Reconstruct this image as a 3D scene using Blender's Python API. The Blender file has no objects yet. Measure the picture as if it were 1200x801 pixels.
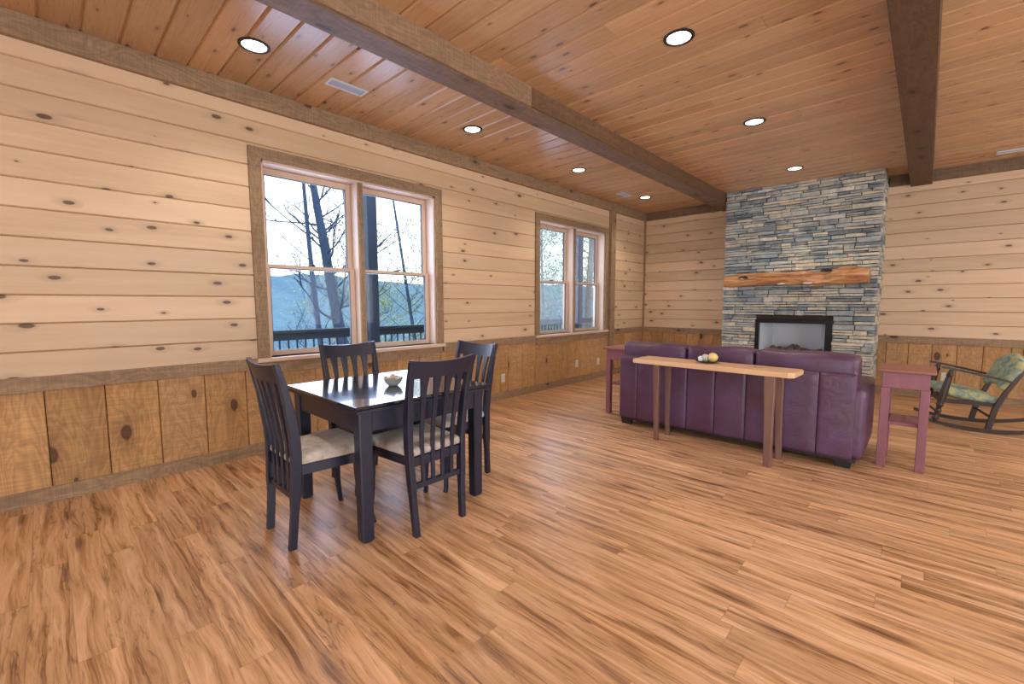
import bpy, bmesh, math, random
from mathutils import Vector, Matrix, noise
random.seed(7)
C = bpy.context.scene.collection
S = bpy.context.scene
R = math.radians
# ------------------------------------------------------------------ camera
CAMH = 1.275
F_PX, PITCH, YAW, ROLL = 513.7, 0.0867, 0.7551, -0.002
cam = bpy.data.cameras.new('camera'); co = bpy.data.objects.new('camera', cam); C.objects.link(co)
cam.sensor_width = 36; cam.sensor_fit = 'HORIZONTAL'; cam.lens = F_PX / 1200 * 36
cam.clip_start = .05; cam.clip_end = 3000
fw = Vector((-math.sin(YAW)*math.cos(PITCH), math.cos(YAW)*math.cos(PITCH), -math.sin(PITCH)))
rt = Vector((math.cos(YAW), math.sin(YAW), 0)); up = rt.cross(fw)
rt2 = rt*math.cos(ROLL) + up*math.sin(ROLL); up2 = -rt*math.sin(ROLL) + up*math.cos(ROLL)
m = Matrix((rt2, up2, -fw)).transposed().to_4x4(); m.translation = (0, 0, CAMH)
co.matrix_world = m
S.camera = co
# ------------------------------------------------------------------ exposure, sky
S.view_settings.view_transform = 'Standard'; S.view_settings.look = 'None'
S.view_settings.exposure = 0.0; S.view_settings.gamma = 1.0; S.view_settings.use_curve_mapping = False
SKY = 2.8
w = bpy.data.worlds.new('sky'); S.world = w; w.use_nodes = True
nt = w.node_tree; nt.nodes.clear()
out = nt.nodes.new('ShaderNodeOutputWorld'); bg = nt.nodes.new('ShaderNodeBackground')
tc = nt.nodes.new('ShaderNodeTexCoord'); sp = nt.nodes.new('ShaderNodeSeparateXYZ')
cr = nt.nodes.new('ShaderNodeValToRGB'); cl = nt.nodes.new('ShaderNodeTexNoise'); mx = nt.nodes.new('ShaderNodeMix')
mx.data_type = 'RGBA'
cr.color_ramp.elements[0].position = 0.0; cr.color_ramp.elements[0].color = (.93, .96, 1, 1)
cr.color_ramp.elements[1].position = 0.55; cr.color_ramp.elements[1].color = (.48, .72, 1, 1)
cl.inputs['Scale'].default_value = 2.2; cl.inputs['Detail'].default_value = 5
nt.links.new(tc.outputs['Generated'], sp.inputs[0]); nt.links.new(sp.outputs['Z'], cr.inputs[0])
nt.links.new(tc.outputs['Generated'], cl.inputs['Vector'])
mr = nt.nodes.new('ShaderNodeMapRange'); mr.inputs[1].default_value = .42; mr.inputs[2].default_value = .62
nt.links.new(cl.outputs[0], mr.inputs[0]); nt.links.new(mr.outputs[0], mx.inputs[0])
nt.links.new(cr.outputs[0], mx.inputs[6]); mx.inputs[7].default_value = (1, 1, 1, 1)
nt.links.new(mx.outputs[2], bg.inputs[0]); bg.inputs[1].default_value = SKY
nt.links.new(bg.outputs[0], out.inputs[0])

def area_light(name, loc, rot, sx, sy, power, col):
    l = bpy.data.lights.new(name, 'AREA'); l.shape = 'RECTANGLE'; l.size = sx; l.size_y = sy
    l.energy = power; l.color = col
    o = bpy.data.objects.new(name, l); o.location = loc; o.rotation_euler = rot; C.objects.link(o); return o
# room extents
WX, FY, CZ = -4.08, 8.13, 3.01      # left wall, far wall, ceiling
RX, BY = 3.9, -3.6                  # right wall, back wall (behind the camera)
# fill light added outside unseen openings presumed behind and beside the camera
area_light('back_window_fill', (.9, BY-.25, 1.35), (R(90), 0, 0), 3.4, 2.2, 165, (.82, .91, 1.0))
area_light('side_window_fill', (RX+.25, 1.6, 1.45), (R(90), 0, R(90)), 3.6, 2.0, 150, (.86, .93, 1.0))
area_light('far_side_window_fill', (RX+.25, 5.9, 1.45), (R(90), 0, R(90)), 2.2, 1.6, 45, (.95, .97, 1.0))
# daylight from the sky through the two windows of the left wall
area_light('window_daylight', (WX-.5, 2.18, 1.7), (R(90), 0, R(-90)), 1.7, 1.55, 58, (.56, .66, 1.0))
area_light('window_daylight', (WX-.5, 5.78, 1.7), (R(90), 0, R(-90)), 1.7, 1.55, 34, (.62, .74, 1.0))
CAN_POWER = 40
CAN_COL = (1.0, .92, .80)

# ------------------------------------------------------------------ node helper
class NB:
    def __init__(s, name):
        s.m = bpy.data.materials.new(name); s.m.use_nodes = True
        s.t = s.m.node_tree; s.t.nodes.clear()
        s.out = s.n('OutputMaterial'); s.b = s.n('BsdfPrincipled'); s.l(s.b.outputs[0], s.out.inputs[0])
    def n(s, k, **kw):
        x = s.t.nodes.new('ShaderNode'+k)
        for a, v in kw.items(): setattr(x, a, v)
        return x
    def l(s, a, b): s.t.links.new(a, b)
    def inp(s, sock, v):
        if isinstance(v, (int, float)): sock.default_value = v
        elif isinstance(v, (tuple, list)): sock.default_value = v if len(v) != 3 or sock.type != 'RGBA' else (*v, 1)
        else: s.l(v, sock)
    def math(s, op, a, b=0, c=None):
        x = s.n('Math', operation=op); s.inp(x.inputs[0], a); s.inp(x.inputs[1], b)
        if c is not None: s.inp(x.inputs[2], c)
        return x.outputs[0]
    def mix(s, f, a, b, mode='MIX'):
        x = s.n('Mix', data_type='RGBA', blend_type=mode); s.inp(x.inputs[0], f); s.inp(x.inputs[6], a); s.inp(x.inputs[7], b)
        return x.outputs[2]
    def mr(s, v, a, b, c=0, d=1, smooth=False):
        x = s.n('MapRange'); x.interpolation_type = 'SMOOTHSTEP' if smooth else 'LINEAR'
        s.inp(x.inputs[0], v)
        for i, q in enumerate((a, b, c, d)): s.inp(x.inputs[i+1], q)
        return x.outputs[0]
    def comb(s, x, y, z):
        c = s.n('CombineXYZ'); s.inp(c.inputs[0], x); s.inp(c.inputs[1], y); s.inp(c.inputs[2], z); return c.outputs[0]
    def noise(s, vec, scale=1, detail=4, rough=.55, dist=0):
        x = s.n('TexNoise'); s.l(vec, x.inputs['Vector']); x.inputs['Scale'].default_value = scale
        x.inputs['Detail'].default_value = detail; x.inputs['Roughness'].default_value = rough
        x.inputs['Distortion'].default_value = dist; return x.outputs[0]
    def xyz(s):
        t = s.n('TexCoord'); q = s.n('SeparateXYZ'); s.l(t.outputs['Object'], q.inputs[0]); return q.outputs[0], q.outputs[1], q.outputs[2]
    def rand(s): return s.n('NewGeometry').outputs['Random Per Island']
    def bump(s, h, strength=.3, dist=.01):
        x = s.n('Bump'); x.inputs['Strength'].default_value = strength; x.inputs['Distance'].default_value = dist
        s.l(h, x.inputs['Height']); s.l(x.outputs[0], s.b.inputs['Normal'])
    def base(s, c): s.inp(s.b.inputs['Base Color'], c)
    def rough(s, v): s.inp(s.b.inputs['Roughness'], v)

def wood(name, ax, A, B, rough=.42, gl=.9, gc=16, knot=(.10, .045, .02), kl=2.2, kc=5.5, kthr=.62, krad=.10,
         var=.22, hue=None, bumpy=.12, saw=0, coat=0, knots=True):
    """ax = axes (long, cross, thick) of the grain in the object's own space"""
    b = NB(name); X = dict(zip('xyz', b.xyz())); r = b.rand()
    L = b.math('ADD', X[ax[0]], b.math('MULTIPLY', r, 53.0))
    Cc = b.math('ADD', X[ax[1]], b.math('MULTIPLY', r, 17.3))
    T = X[ax[2]]
    if knots:
        kv = b.n('TexVoronoi', voronoi_dimensions='2D', feature='F1')
        kv.inputs['Scale'].default_value = 1; kv.inputs['Randomness'].default_value = .95
        wob = b.noise(b.comb(b.math('MULTIPLY', L, 9), b.math('MULTIPLY', Cc, 20), 0), 1, 2)
        b.l(b.comb(b.math('ADD', b.math('MULTIPLY', L, kl), b.math('MULTIPLY', wob, .06)), b.math('MULTIPLY', Cc, kc), 0), kv.inputs['Vector'])
        cs = b.n('SeparateColor'); b.l(kv.outputs['Color'], cs.inputs[0])
        d = kv.outputs['Distance']
        ex = b.math('GREATER_THAN', cs.outputs[0], kthr)
        rad = b.math('MULTIPLY_ADD', cs.outputs[1], krad*.85, krad*.25)
        km = b.math('MULTIPLY', b.mr(b.math('DIVIDE', d, rad), .65, 1.05, 1, 0, True), ex)
        core = b.math('MULTIPLY', b.mr(b.math('DIVIDE', d, rad), .3, .6, 1, 0, True), ex)
        halo = b.math('MULTIPLY', b.mr(b.math('DIVIDE', d, rad), .8, 3.2, 1, 0, True), ex)
    gvc = b.math('MULTIPLY', Cc, gc)
    if knots: gvc = b.math('MULTIPLY_ADD', halo, 1.1, gvc)
    g1 = b.noise(b.comb(b.math('MULTIPLY', L, gl), gvc, b.math('MULTIPLY', T, gc)), 1, 5, .6, .35)
    g2 = b.noise(b.comb(b.math('MULTIPLY', L, gl*4), b.math('MULTIPLY', Cc, gc*9), b.math('MULTIPLY', T, gc*9)), 1, 3, .6)
    g3 = b.noise(b.comb(b.math('MULTIPLY', L, .7), b.math('MULTIPLY', Cc, 3), T), 1, 2)
    f = b.math('ADD', b.math('MULTIPLY', b.mr(g1, .3, .7), .65), b.math('MULTIPLY', g2, .35))
    col = b.mix(f, A, B)
    col = b.mix(b.mr(g3, .45, .75, 0, .35), col, tuple(c*.82 for c in B))
    if hue is not None: col = b.mix(b.math('MULTIPLY', b.math('FRACT', b.math('MULTIPLY', r, 7.7)), .55), col, hue)
    v = b.math('MULTIPLY_ADD', b.math('SUBTRACT', r, .5), var*2, 1.0)
    col = b.mix(1, col, b.comb(v, v, v), 'MULTIPLY')
    if knots:
        col = b.mix(b.math('MULTIPLY', halo, .35), col, tuple(c*.55 for c in B))
        col = b.mix(b.math('MULTIPLY', km, .88), col, knot)
        col = b.mix(b.math('MULTIPLY', core, .5), col, tuple(min(1, c*2.4) for c in knot))
    b.base(col); b.rough(b.mr(g2, 0, 1, rough-.06, rough+.1))
    h = g2
    if saw:
        sw = b.noise(b.comb(b.math('MULTIPLY', L, 90), b.math('MULTIPLY', Cc, 6), b.math('MULTIPLY', T, 6)), 1, 2)
        h = b.math('ADD', b.math('MULTIPLY', g2, .5), b.math('MULTIPLY', sw, saw))
        cath = b.noise(b.comb(b.math('MULTIPLY', L, 2.2), b.math('MULTIPLY', Cc, 9), b.math('MULTIPLY', T, 9)), 1, 2, .5, .8)
        rg = b.mr(b.math('ABSOLUTE', b.math('SUBTRACT', b.math('FRACT', b.math('MULTIPLY', cath, 9)), .5)), 0, .5, .80, 1.10)
        rg = b.math('MULTIPLY', rg, b.mr(sw, .35, .65, .88, 1.08))
        col = b.mix(1, col, b.comb(rg, rg, rg), 'MULTIPLY'); b.base(col)
    b.bump(h, bumpy, .004)
    if coat: b.b.inputs['Coat Weight'].default_value = coat; b.b.inputs['Coat Roughness'].default_value = .2
    return b.m

def plain(name, col, rough=.5, metal=0, emit=None, es=0, bump=None, spec=None, coat=0):
    b = NB(name); b.base((*col, 1)); b.rough(rough); b.b.inputs['Metallic'].default_value = metal
    if spec is not None: b.b.inputs['Specular IOR Level'].default_value = spec
    if coat: b.b.inputs['Coat Weight'].default_value = coat
    if emit: b.b.inputs['Emission Color'].default_value = (*emit, 1); b.b.inputs['Emission Strength'].default_value = es
    if bump:
        t = b.n('TexCoord'); b.bump(b.noise(t.outputs['Object'], bump[0], 4), bump[1], bump[2])
    return b.m
_wc = {}
def pine(ax):      # wall boards
    if 'p'+ax not in _wc: _wc['p'+ax] = wood('pine_board', ax, (.74, .545, .355), (.58, .385, .22), rough=.42, var=.10, hue=(.76, .55, .37), knot=(.075, .032, .015), kthr=.42, krad=.10, kl=2.6, kc=5.8)
    return _wc['p'+ax]
def ceilpine(ax):
    if 'c'+ax not in _wc: _wc['c'+ax] = wood('ceiling_pine', ax, (.64, .43, .25), (.49, .285, .14), rough=.27, var=.12, hue=(.56, .31, .15), kl=2.8, kc=7.0, kthr=.45, krad=.10, bumpy=.08)
    return _wc['c'+ax]
def wains(ax):
    if 'w'+ax not in _wc: _wc['w'+ax] = wood('rough_sawn_board', ax, (.60, .345, .135), (.38, .195, .070), rough=.7, var=.12, kl=1.8, kc=3.4, kthr=.6, krad=.13, saw=.6, bumpy=.35, hue=(.56, .34, .17), knot=(.07, .03, .014))
    return _wc['w'+ax]
def trim(ax):
    if 't'+ax not in _wc: _wc['t'+ax] = wood('trim_timber', ax, (.40, .27, .155), (.27, .17, .095), rough=.66, var=.1, kl=2.0, kc=4.5, kthr=.72, krad=.11, saw=.5, bumpy=.3, knot=(.05, .02, .012))
    return _wc['t'+ax]
def beamw(ax):
    if 'b'+ax not in _wc: _wc['b'+ax] = wood('beam_timber', ax, (.25, .16, .095), (.145, .085, .048), rough=.6, var=.08, kl=2.0, kc=4.5, kthr=.6, krad=.13, saw=.6, bumpy=.4, knot=(.05, .02, .01))
    return _wc['b'+ax]
def lightpine(ax):
    if 'l'+ax not in _wc: _wc['l'+ax] = wood('clear_pine', ax, (.72, .55, .44), (.62, .44, .32), rough=.45, var=.05, knots=False)
    return _wc['l'+ax]

# ------------------------------------------------------------------ mesh helpers
def mesh_obj(name, bm, mats, parent=None, smooth=False, loc=None):
    me = bpy.data.meshes.new(name); bm.normal_update(); bm.to_mesh(me); bm.free()
    for mt in (mats if isinstance(mats, (list, tuple)) else [mats]): me.materials.append(mt)
    o = bpy.data.objects.new(name, me); C.objects.link(o)
    if smooth:
        for p in me.polygons: p.use_smooth = True
        if smooth != 'all':
            try:
                me.set_sharp_from_angle(angle=R(38))
            except Exception: pass
    if parent: o.parent = parent
    if loc: o.location = loc
    return o
def tag(o, label=None, cat=None, group=None, kind=None):
    if label: o['label'] = label
    if cat: o['category'] = cat
    if group: o['group'] = group
    if kind: o['kind'] = kind
    return o
def empty(name, loc=(0, 0, 0), rz=0):
    o = bpy.data.objects.new(name, None); o.empty_display_size = .1; C.objects.link(o)
    o.location = loc; o.rotation_euler = (0, 0, rz); return o
def box(bm, x0, x1, y0, y1, z0, z1, bev=0, mi=0, seg=1):
    vs = [bm.verts.new((x, y, z)) for x in (x0, x1) for y in (y0, y1) for z in (z0, z1)]
    fs = [bm.faces.new([vs[i] for i in q]) for q in ((0, 1, 3, 2), (4, 6, 7, 5), (0, 4, 5, 1), (2, 3, 7, 6), (0, 2, 6, 4), (1, 5, 7, 3))]
    for f in fs: f.material_index = mi
    if bev:
        es = list({e for f in fs for e in f.edges})
        r = bmesh.ops.bevel(bm, geom=es, offset=bev, segments=seg, affect='EDGES', profile=.5)
        for f in r['faces']: f.material_index = mi
    return vs
def ngon_prism(bm, pts, axis, a, b, mi=0):
    """pts: 2-D profile in the other two axes (cyclic order), extruded along axis a..b"""
    def P(u, v, t):
        return {'x': (t, u, v), 'y': (u, t, v), 'z': (u, v, t)}[axis]
    A = [bm.verts.new(P(u, v, a)) for u, v in pts]; B = [bm.verts.new(P(u, v, b)) for u, v in pts]
    n = len(pts); fs = [bm.faces.new(A[::-1]), bm.faces.new(B)]
    for i in range(n): fs.append(bm.faces.new((A[i], A[(i+1) % n], B[(i+1) % n], B[i])))
    for f in fs: f.material_index = mi
    bmesh.ops.recalc_face_normals(bm, faces=fs)
    return fs
def sweep(bm, path, secs, cap=True, mi=0):
    """path: list of points; secs: list of lists of offset Vectors (same count) -> lofted tube"""
    rings = []
    for p, s in zip(path, secs): rings.append([bm.verts.new(Vector(p)+Vector(q)) for q in s])
    n = len(rings[0]); fs = []
    for a, b in zip(rings, rings[1:]):
        for i in range(n): fs.append(bm.faces.new((a[i], a[(i+1) % n], b[(i+1) % n], b[i])))
    if cap: fs += [bm.faces.new(rings[0][::-1]), bm.faces.new(rings[-1])]
    for f in fs: f.material_index = mi
    bmesh.ops.recalc_face_normals(bm, faces=fs)
def rect(w, d, bev=0, yaw=0):
    w, d = w/2, d/2
    if bev: pts = [(w-bev, -d), (w, -d+bev), (w, d-bev), (w-bev, d), (-w+bev, d), (-w, d-bev), (-w, -d+bev), (-w+bev, -d)]
    else: pts = [(w, -d), (w, d), (-w, d), (-w, -d)]
    c, s = math.cos(yaw), math.sin(yaw)
    return [Vector((x*c-y*s, x*s+y*c, 0)) for x, y in pts]
def lathe(bm, prof, c=(0, 0, 0), n=32, axis='z', mi=0, cap=True):
    rings = []
    for r, h in prof:
        rg = []
        for i in range(n):
            a = 2*math.pi*i/n; u, v = r*math.cos(a), r*math.sin(a)
            p = {'z': (u, v, h), 'x': (h, u, v), 'y': (u, h, v)}[axis]
            rg.append(bm.verts.new(Vector(c)+Vector(p)))
        rings.append(rg)
    fs = []
    for a, b in zip(rings, rings[1:]):
        for i in range(n): fs.append(bm.faces.new((a[i], a[(i+1) % n], b[(i+1) % n], b[i])))
    if cap:
        if prof[0][0] > 1e-5: fs.append(bm.faces.new(rings[0][::-1]))
        if prof[-1][0] > 1e-5: fs.append(bm.faces.new(rings[-1]))
    for f in fs: f.material_index = mi
    bmesh.ops.recalc_face_normals(bm, faces=fs)
def tube(bm, pts, rad, n=8, mi=0):
    pts = [Vector(p) for p in pts]; rings = []
    if not isinstance(rad, (list, tuple)): rad = [rad]*len(pts)
    for i, p in enumerate(pts):
        t = (pts[min(i+1, len(pts)-1)]-pts[max(i-1, 0)]).normalized()
        u = t.cross(Vector((0, 0, 1)));
        if u.length < 1e-3: u = t.cross(Vector((0, 1, 0)))
        u.normalize(); v = t.cross(u)
        rings.append([bm.verts.new(p+(u*math.cos(2*math.pi*k/n)+v*math.sin(2*math.pi*k/n))*rad[i]) for k in range(n)])
    for a, b in zip(rings, rings[1:]):
        for k in range(n):
            f = bm.faces.new((a[k], a[(k+1) % n], b[(k+1) % n], b[k])); f.material_index = mi
    f = bm.faces.new(rings[0][::-1]); f.material_index = mi; f = bm.faces.new(rings[-1]); f.material_index = mi
def soft_box(bm, cx, cy, cz, sx, sy, sz, r, n=8, puff=(0, 0, 0), fn=None, mi=0):
    """rounded box whose faces belly out by puff"""
    tmp = {}
    hx, hy, hz = sx/2, sy/2, sz/2
    ks = [-1+2*i/n for i in range(n+1)]
    def mapk(k, h):      # denser near the edges
        return h*(math.copysign(1-(1-abs(k))**1.6, k))
    def vert(i, j, k):
        key = (i, j, k)
        if key in tmp: return tmp[key]
        p = Vector((mapk(ks[i], hx), mapk(ks[j], hy), mapk(ks[k], hz)))
        q = Vector((max(-hx+r, min(hx-r, p.x)), max(-hy+r, min(hy-r, p.y)), max(-hz+r, min(hz-r, p.z))))
        d = p-q
        if d.length > 1e-9: p = q+d.normalized()*min(r, max(abs(d.x), abs(d.y), abs(d.z)))
        u, v, w_ = p.x/hx, p.y/hy, p.z/hz
        if i in (0, n) or 1:
            p.x += math.copysign(puff[0], u)*abs(u)**4*(1-v*v)*(1-w_*w_)
            p.y += math.copysign(puff[1], v)*abs(v)**4*(1-u*u)*(1-w_*w_)
            p.z += math.copysign(puff[2], w_)*abs(w_)**4*(1-u*u)*(1-v*v)
        if fn: p = fn(p, u, v, w_)
        tmp[key] = bm.verts.new(p+Vector((cx, cy, cz))); return tmp[key]
    fs = []
    for a in range(n):
        for b_ in range(n):
            for q in (((a, b_, 0), (a, b_+1, 0), (a+1, b_+1, 0), (a+1, b_, 0)), ((a, b_, n), (a+1, b_, n), (a+1, b_+1, n), (a, b_+1, n)),
                      ((a, 0, b_), (a+1, 0, b_), (a+1, 0, b_+1), (a, 0, b_+1)), ((a, n, b_), (a, n, b_+1), (a+1, n, b_+1), (a+1, n, b_)),
                      ((0, a, b_), (0, a, b_+1), (0, a+1, b_+1), (0, a+1, b_)), ((n, a, b_), (n, a+1, b_), (n, a+1, b_+1), (n, a, b_+1))):
                f = bm.faces.new([vert(*t) for t in q]); f.material_index = mi; fs.append(f)
def simple(name, fn, mat, parent=None, smooth=False, **k):
    bm = bmesh.new(); fn(bm); return mesh_obj(name, bm, mat, parent, smooth, **k)

# ================================================================== STRUCTURE
# floor: laminate planks running across the room
def floor_mat():
    b = NB('laminate_floor'); X, Y, Z = b.xyz()
    PW, PL = .128, 1.22
    row = b.math('FLOOR', b.math('DIVIDE', Y, PW))
    wn = b.n('TexWhiteNoise', noise_dimensions='1D'); b.l(row, wn.inputs['W'])
    xo = b.math('ADD', X, b.math('MULTIPLY', wn.outputs[0], PL*3))
    colm = b.math('FLOOR', b.math('DIVIDE', xo, PL))
    w2 = b.n('TexWhiteNoise', noise_dimensions='2D'); b.l(b.comb(row, colm, 0), w2.inputs['Vector'])
    r = w2.outputs[0]
    L = b.math('ADD', X, b.math('MULTIPLY', r, 31)); Q = b.math('ADD', Y, b.math('MULTIPLY', r, 11))
    # broad sapwood / heartwood figure, streaks, fine pores
    wv = b.noise(b.comb(b.math('MULTIPLY', L, 1.3), b.math('MULTIPLY', Q, 2.2), 3), 1, 3, .55)
    Q2 = b.math('MULTIPLY_ADD', wv, .075, Q)
    g1 = b.noise(b.comb(b.math('MULTIPLY', L, 1.25), b.math('MULTIPLY', Q2, 21), r), 1, 5, .62, .7)
    g2 = b.noise(b.comb(b.math('MULTIPLY', L, 2.6), b.math('MULTIPLY', Q2, 60), r), 1, 4, .65, .4)
    g3 = b.noise(b.comb(b.math('MULTIPLY', L, 7), b.math('MULTIPLY', Q2, 240), 0), 1, 2, .6)
    cr = b.n('ValToRGB'); b.l(g1, cr.inputs[0])
    e = cr.color_ramp.elements
    e[0].position = .26; e[0].color = (.13, .055, .022, 1)
    e[1].position = .74; e[1].color = (.78, .51, .32, 1)
    for p, c in ((.36, (.33, .16, .068)), (.44, (.50, .275, .13)), (.56, (.64, .37, .20))):
        x = e.new(p); x.color = (*c, 1)
    col = b.mix(b.mr(g2, .52, .72, 0, .62, True), cr.outputs[0], (.15, .055, .025, 1))
    col = b.mix(b.mr(g3, .5, .8, 0, .25), col, (.22, .10, .045, 1))
    rv = b.noise(b.comb(b.math('MULTIPLY', L, 1.1), b.math('MULTIPLY', Q2, 15), b.math('ADD', r, 5)), 1, 3, .6, 1.1)
    vein = b.mr(b.math('ABSOLUTE', b.math('SUBTRACT', rv, .5)), 0, .022, 1, 0, True)
    vein = b.math('MULTIPLY', vein, b.mr(g1, .62, .40, .1, .9))
    col = b.mix(b.math('MULTIPLY', vein, .75), col, (.13, .055, .028, 1))
    # dark knots pulled out along the grain
    kv = b.n('TexVoronoi', voronoi_dimensions='2D'); kv.inputs['Scale'].default_value = 1
    b.l(b.comb(b.math('MULTIPLY', L, 1.5), b.math('MULTIPLY', Q2, 7.5), 0), kv.inputs['Vector'])
    cs = b.n('SeparateColor'); b.l(kv.outputs['Color'], cs.inputs[0])
    km = b.math('MULTIPLY', b.mr(kv.outputs['Distance'], .03, .26, 1, 0, True), b.math('GREATER_THAN', cs.outputs[0], .66))
    km = b.math('MULTIPLY', km, b.mr(g2, .35, .6, .35, 1))
    col = b.mix(b.math('MULTIPLY', km, .8), col, (.11, .042, .024, 1))
    v = b.math('MULTIPLY_ADD', b.math('SUBTRACT', r, .5), .26, 1.0)
    col = b.mix(1, col, b.comb(v, v, v), 'MULTIPLY')
    # joints
    fy = b.math('FRACT', b.math('DIVIDE', Y, PW)); fx = b.math('FRACT', b.math('DIVIDE', xo, PL))
    jy = b.math('LESS_THAN', b.math('MINIMUM', fy, b.math('SUBTRACT', 1, fy)), .010)
    jx = b.math('LESS_THAN', b.math('MINIMUM', fx, b.math('SUBTRACT', 1, fx)), .0014)
    j = b.math('MAXIMUM', jy, jx)
    col = b.mix(b.math('MULTIPLY', j, .3), col, (.14, .06, .03, 1))
    b.base(col); b.rough(b.mr(g2, .3, .7, .30, .40))
    b.bump(b.math('SUBTRACT', g2, b.math('MULTIPLY', j, .8)), .10, .003)
    return b.m
bm = bmesh.new(); box(bm, WX-.2, RX+.2, BY-.2, FY+.2, -.2, 0)
tag(mesh_obj('floor', bm, floor_mat()), kind='structure')

# openings in the left wall
WIN = [(1.295, 3.066), (4.90, 6.665)]; WZ0, WZ1 = .82, 2.47
RAILT, RAILB, TRB = .822, .726, 2.868
def cuts(a0, a1, z0, z1, holes):
    """spans of [a0,a1] left over at board height z0..z1"""
    sp = [(a0, a1)]
    for h0, h1, hz0, hz1 in holes:
        if z1 <= hz0+1e-4 or z0 >= hz1-1e-4: continue
        nx = []
        for s0, s1 in sp:
            if h1 <= s0 or h0 >= s1: nx.append((s0, s1)); continue
            if h0 > s0: nx.append((s0, h0))
            if h1 < s1: nx.append((h1, s1))
        sp = nx
    return sp
def board(bm, axis, a0, a1, c0, c1, face, depth, sgn, ch=.005, mi=0):
    """one tongue-and-groove board: long axis 'axis' a0..a1, across c0..c1, visible face at 'face', body on the side -sgn.
    for walls at constant x: across = z (or y for vertical boards)"""
    pass
def hboards_x(bm, face, sgn, y0, y1, z0, z1, pitch, holes, mi=0, joints=True):
    """horizontal boards on a wall of constant x, visible face towards sgn"""
    z = z0; k = 0
    while z < z1-.01:
        zt = min(z+pitch, z1)
        levels = sorted({z, zt}|{h for hh in holes for h in hh[2:] if z < h < zt})
        for za, zb in zip(levels, levels[1:]):
            for s0, s1 in cuts(y0, y1, za, zb, holes):
                c = .0075; b = face-sgn*.02; f = face; g = face-sgn*.010
                ea, eb = (.0008 if za == z else 0), (.0008 if zb == zt else 0)
                pts = [(b, za+ea), (g, za+ea), (f, za+(c if za == z else 0)), (f, zb-(c if zb == zt else 0)), (g, zb-eb), (b, zb-eb)]
                ngon_prism(bm, pts, 'y', s0, s1, mi)
        z = zt; k += 1
def hboards_y(bm, face, sgn, x0, x1, z0, z1, pitch, holes, mi=0):
    z = z0
    while z < z1-.01:
        zt = min(z+pitch, z1)
        for s0, s1 in cuts(x0, x1, z, zt, holes):
            c = .0075; b = face-sgn*.02; g = face-sgn*.010
            pts = [(b, z+.0008), (g, z+.0008), (face, z+c), (face, zt-c), (g, zt-.0008), (b, zt-.0008)]
            ngon_prism(bm, pts, 'x', s0, s1, mi)
        z = zt
def vboards(bm, fixed, face, sgn, a0, a1, first, pitch, z0, z1, mi=0, gap=.004):
    a = first
    while a > a0: a -= pitch
    while a < a1:
        u0, u1 = max(a, a0), min(a+pitch, a1)
        if u1-u0 > .012:
            c = .005; b = face-sgn*.02; g = face-sgn*c
            pr = [(u0+gap/2, b), (u0+gap/2, g), (u0+gap/2+c, face), (u1-gap/2-c, face), (u1-gap/2, g), (u1-gap/2, b)]
            if fixed == 'x': pr = [(q, p) for p, q in pr]
            ngon_prism(bm, pr, 'z', z0, z1, mi)
        a += pitch
dark = plain('dark_backing', (.04, .025, .015), .9)
# left wall: core, horizontal pine above, rough vertical boards below
WH = [(a, b_, WZ0, WZ1) for a, b_ in WIN]
bm = bmesh.new()
holes = WH
zs = [0, WZ0, WZ1, CZ+.1]
for za, zb in zip(zs, zs[1:]):
    for s0, s1 in cuts(BY-.2, FY+.2, za, zb, holes): box(bm, WX-.20, WX-.019, s0, s1, za, zb, mi=2)
hboards_x(bm, WX, 1, BY, FY, RAILT-.02, TRB+.02, .1785, holes, 0)
vboards(bm, 'x', WX+.004, 1, BY, FY, .248, .2865, .0, RAILB+.01, 1)
tag(mesh_obj('wall_left', bm, [pine('yzx'), wains('zyx'), dark]), kind='structure')
# far wall
bm = bmesh.new()
box(bm, WX-.2, RX+.2, FY+.019, FY+.16, 0, CZ+.1, mi=2)
hboards_y(bm, FY, -1, WX, RX, RAILT-.02, TRB+.02, .1785, [], 0)
vboards(bm, 'y', FY-.004, -1, WX, RX, -3.9, .235, 0, RAILB+.01, 1)
tag(mesh_obj('wall_far', bm, [pine('xzy'), wains('zxy'), dark]), kind='structure')
# walls behind and to the right of the camera, with unseen openings added to let light in
BW = [(-.8, 2.6, .25, 2.45)]; RW = [(-.2, 3.4, .45, 2.45), (4.8, 7.0, .65, 2.25)]
bm = bmesh.new()
for za, zb in ((0, .25), (.25, 2.45), (2.45, CZ+.1)):
    for s0, s1 in cuts(WX-.2, RX+.2, za, zb, BW): box(bm, s0, s1, BY-.14, BY-.019, za, zb, mi=1)
z = 0
lv = [0, .25]+[.25+.22*i for i in range(1, 11)]+[2.75, CZ]
for za, zb in zip(lv, lv[1:]):
    for s0, s1 in cuts(WX, RX, za, zb, BW): ngon_prism(bm, [(BY-.02, za), (BY-.006, za), (BY, za+.006), (BY, zb-.006), (BY-.006, zb), (BY-.02, zb)], 'x', s0, s1, 0)
tag(mesh_obj('wall_back', bm, [pine('xzy'), dark]), kind='structure')
bm = bmesh.new()
lv = [0, .225, .45, .65, .85, 1.05, 1.25, 1.45, 1.65, 1.85, 2.05, 2.25, 2.45, 2.65, 2.85, CZ]
for za, zb in zip(lv, lv[1:]):
    for s0, s1 in cuts(BY, FY, za, zb, RW):
        box(bm, RX+.019, RX+.14, s0, s1, za, zb, mi=1)
        ngon_prism(bm, [(RX+.02, za), (RX+.006, za), (RX, za+.006), (RX, zb-.006), (RX+.006, zb), (RX+.02, zb)], 'y', s0, s1, 0)
tag(mesh_obj('wall_right', bm, [pine('yzx'), dark]), kind='structure')
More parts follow.
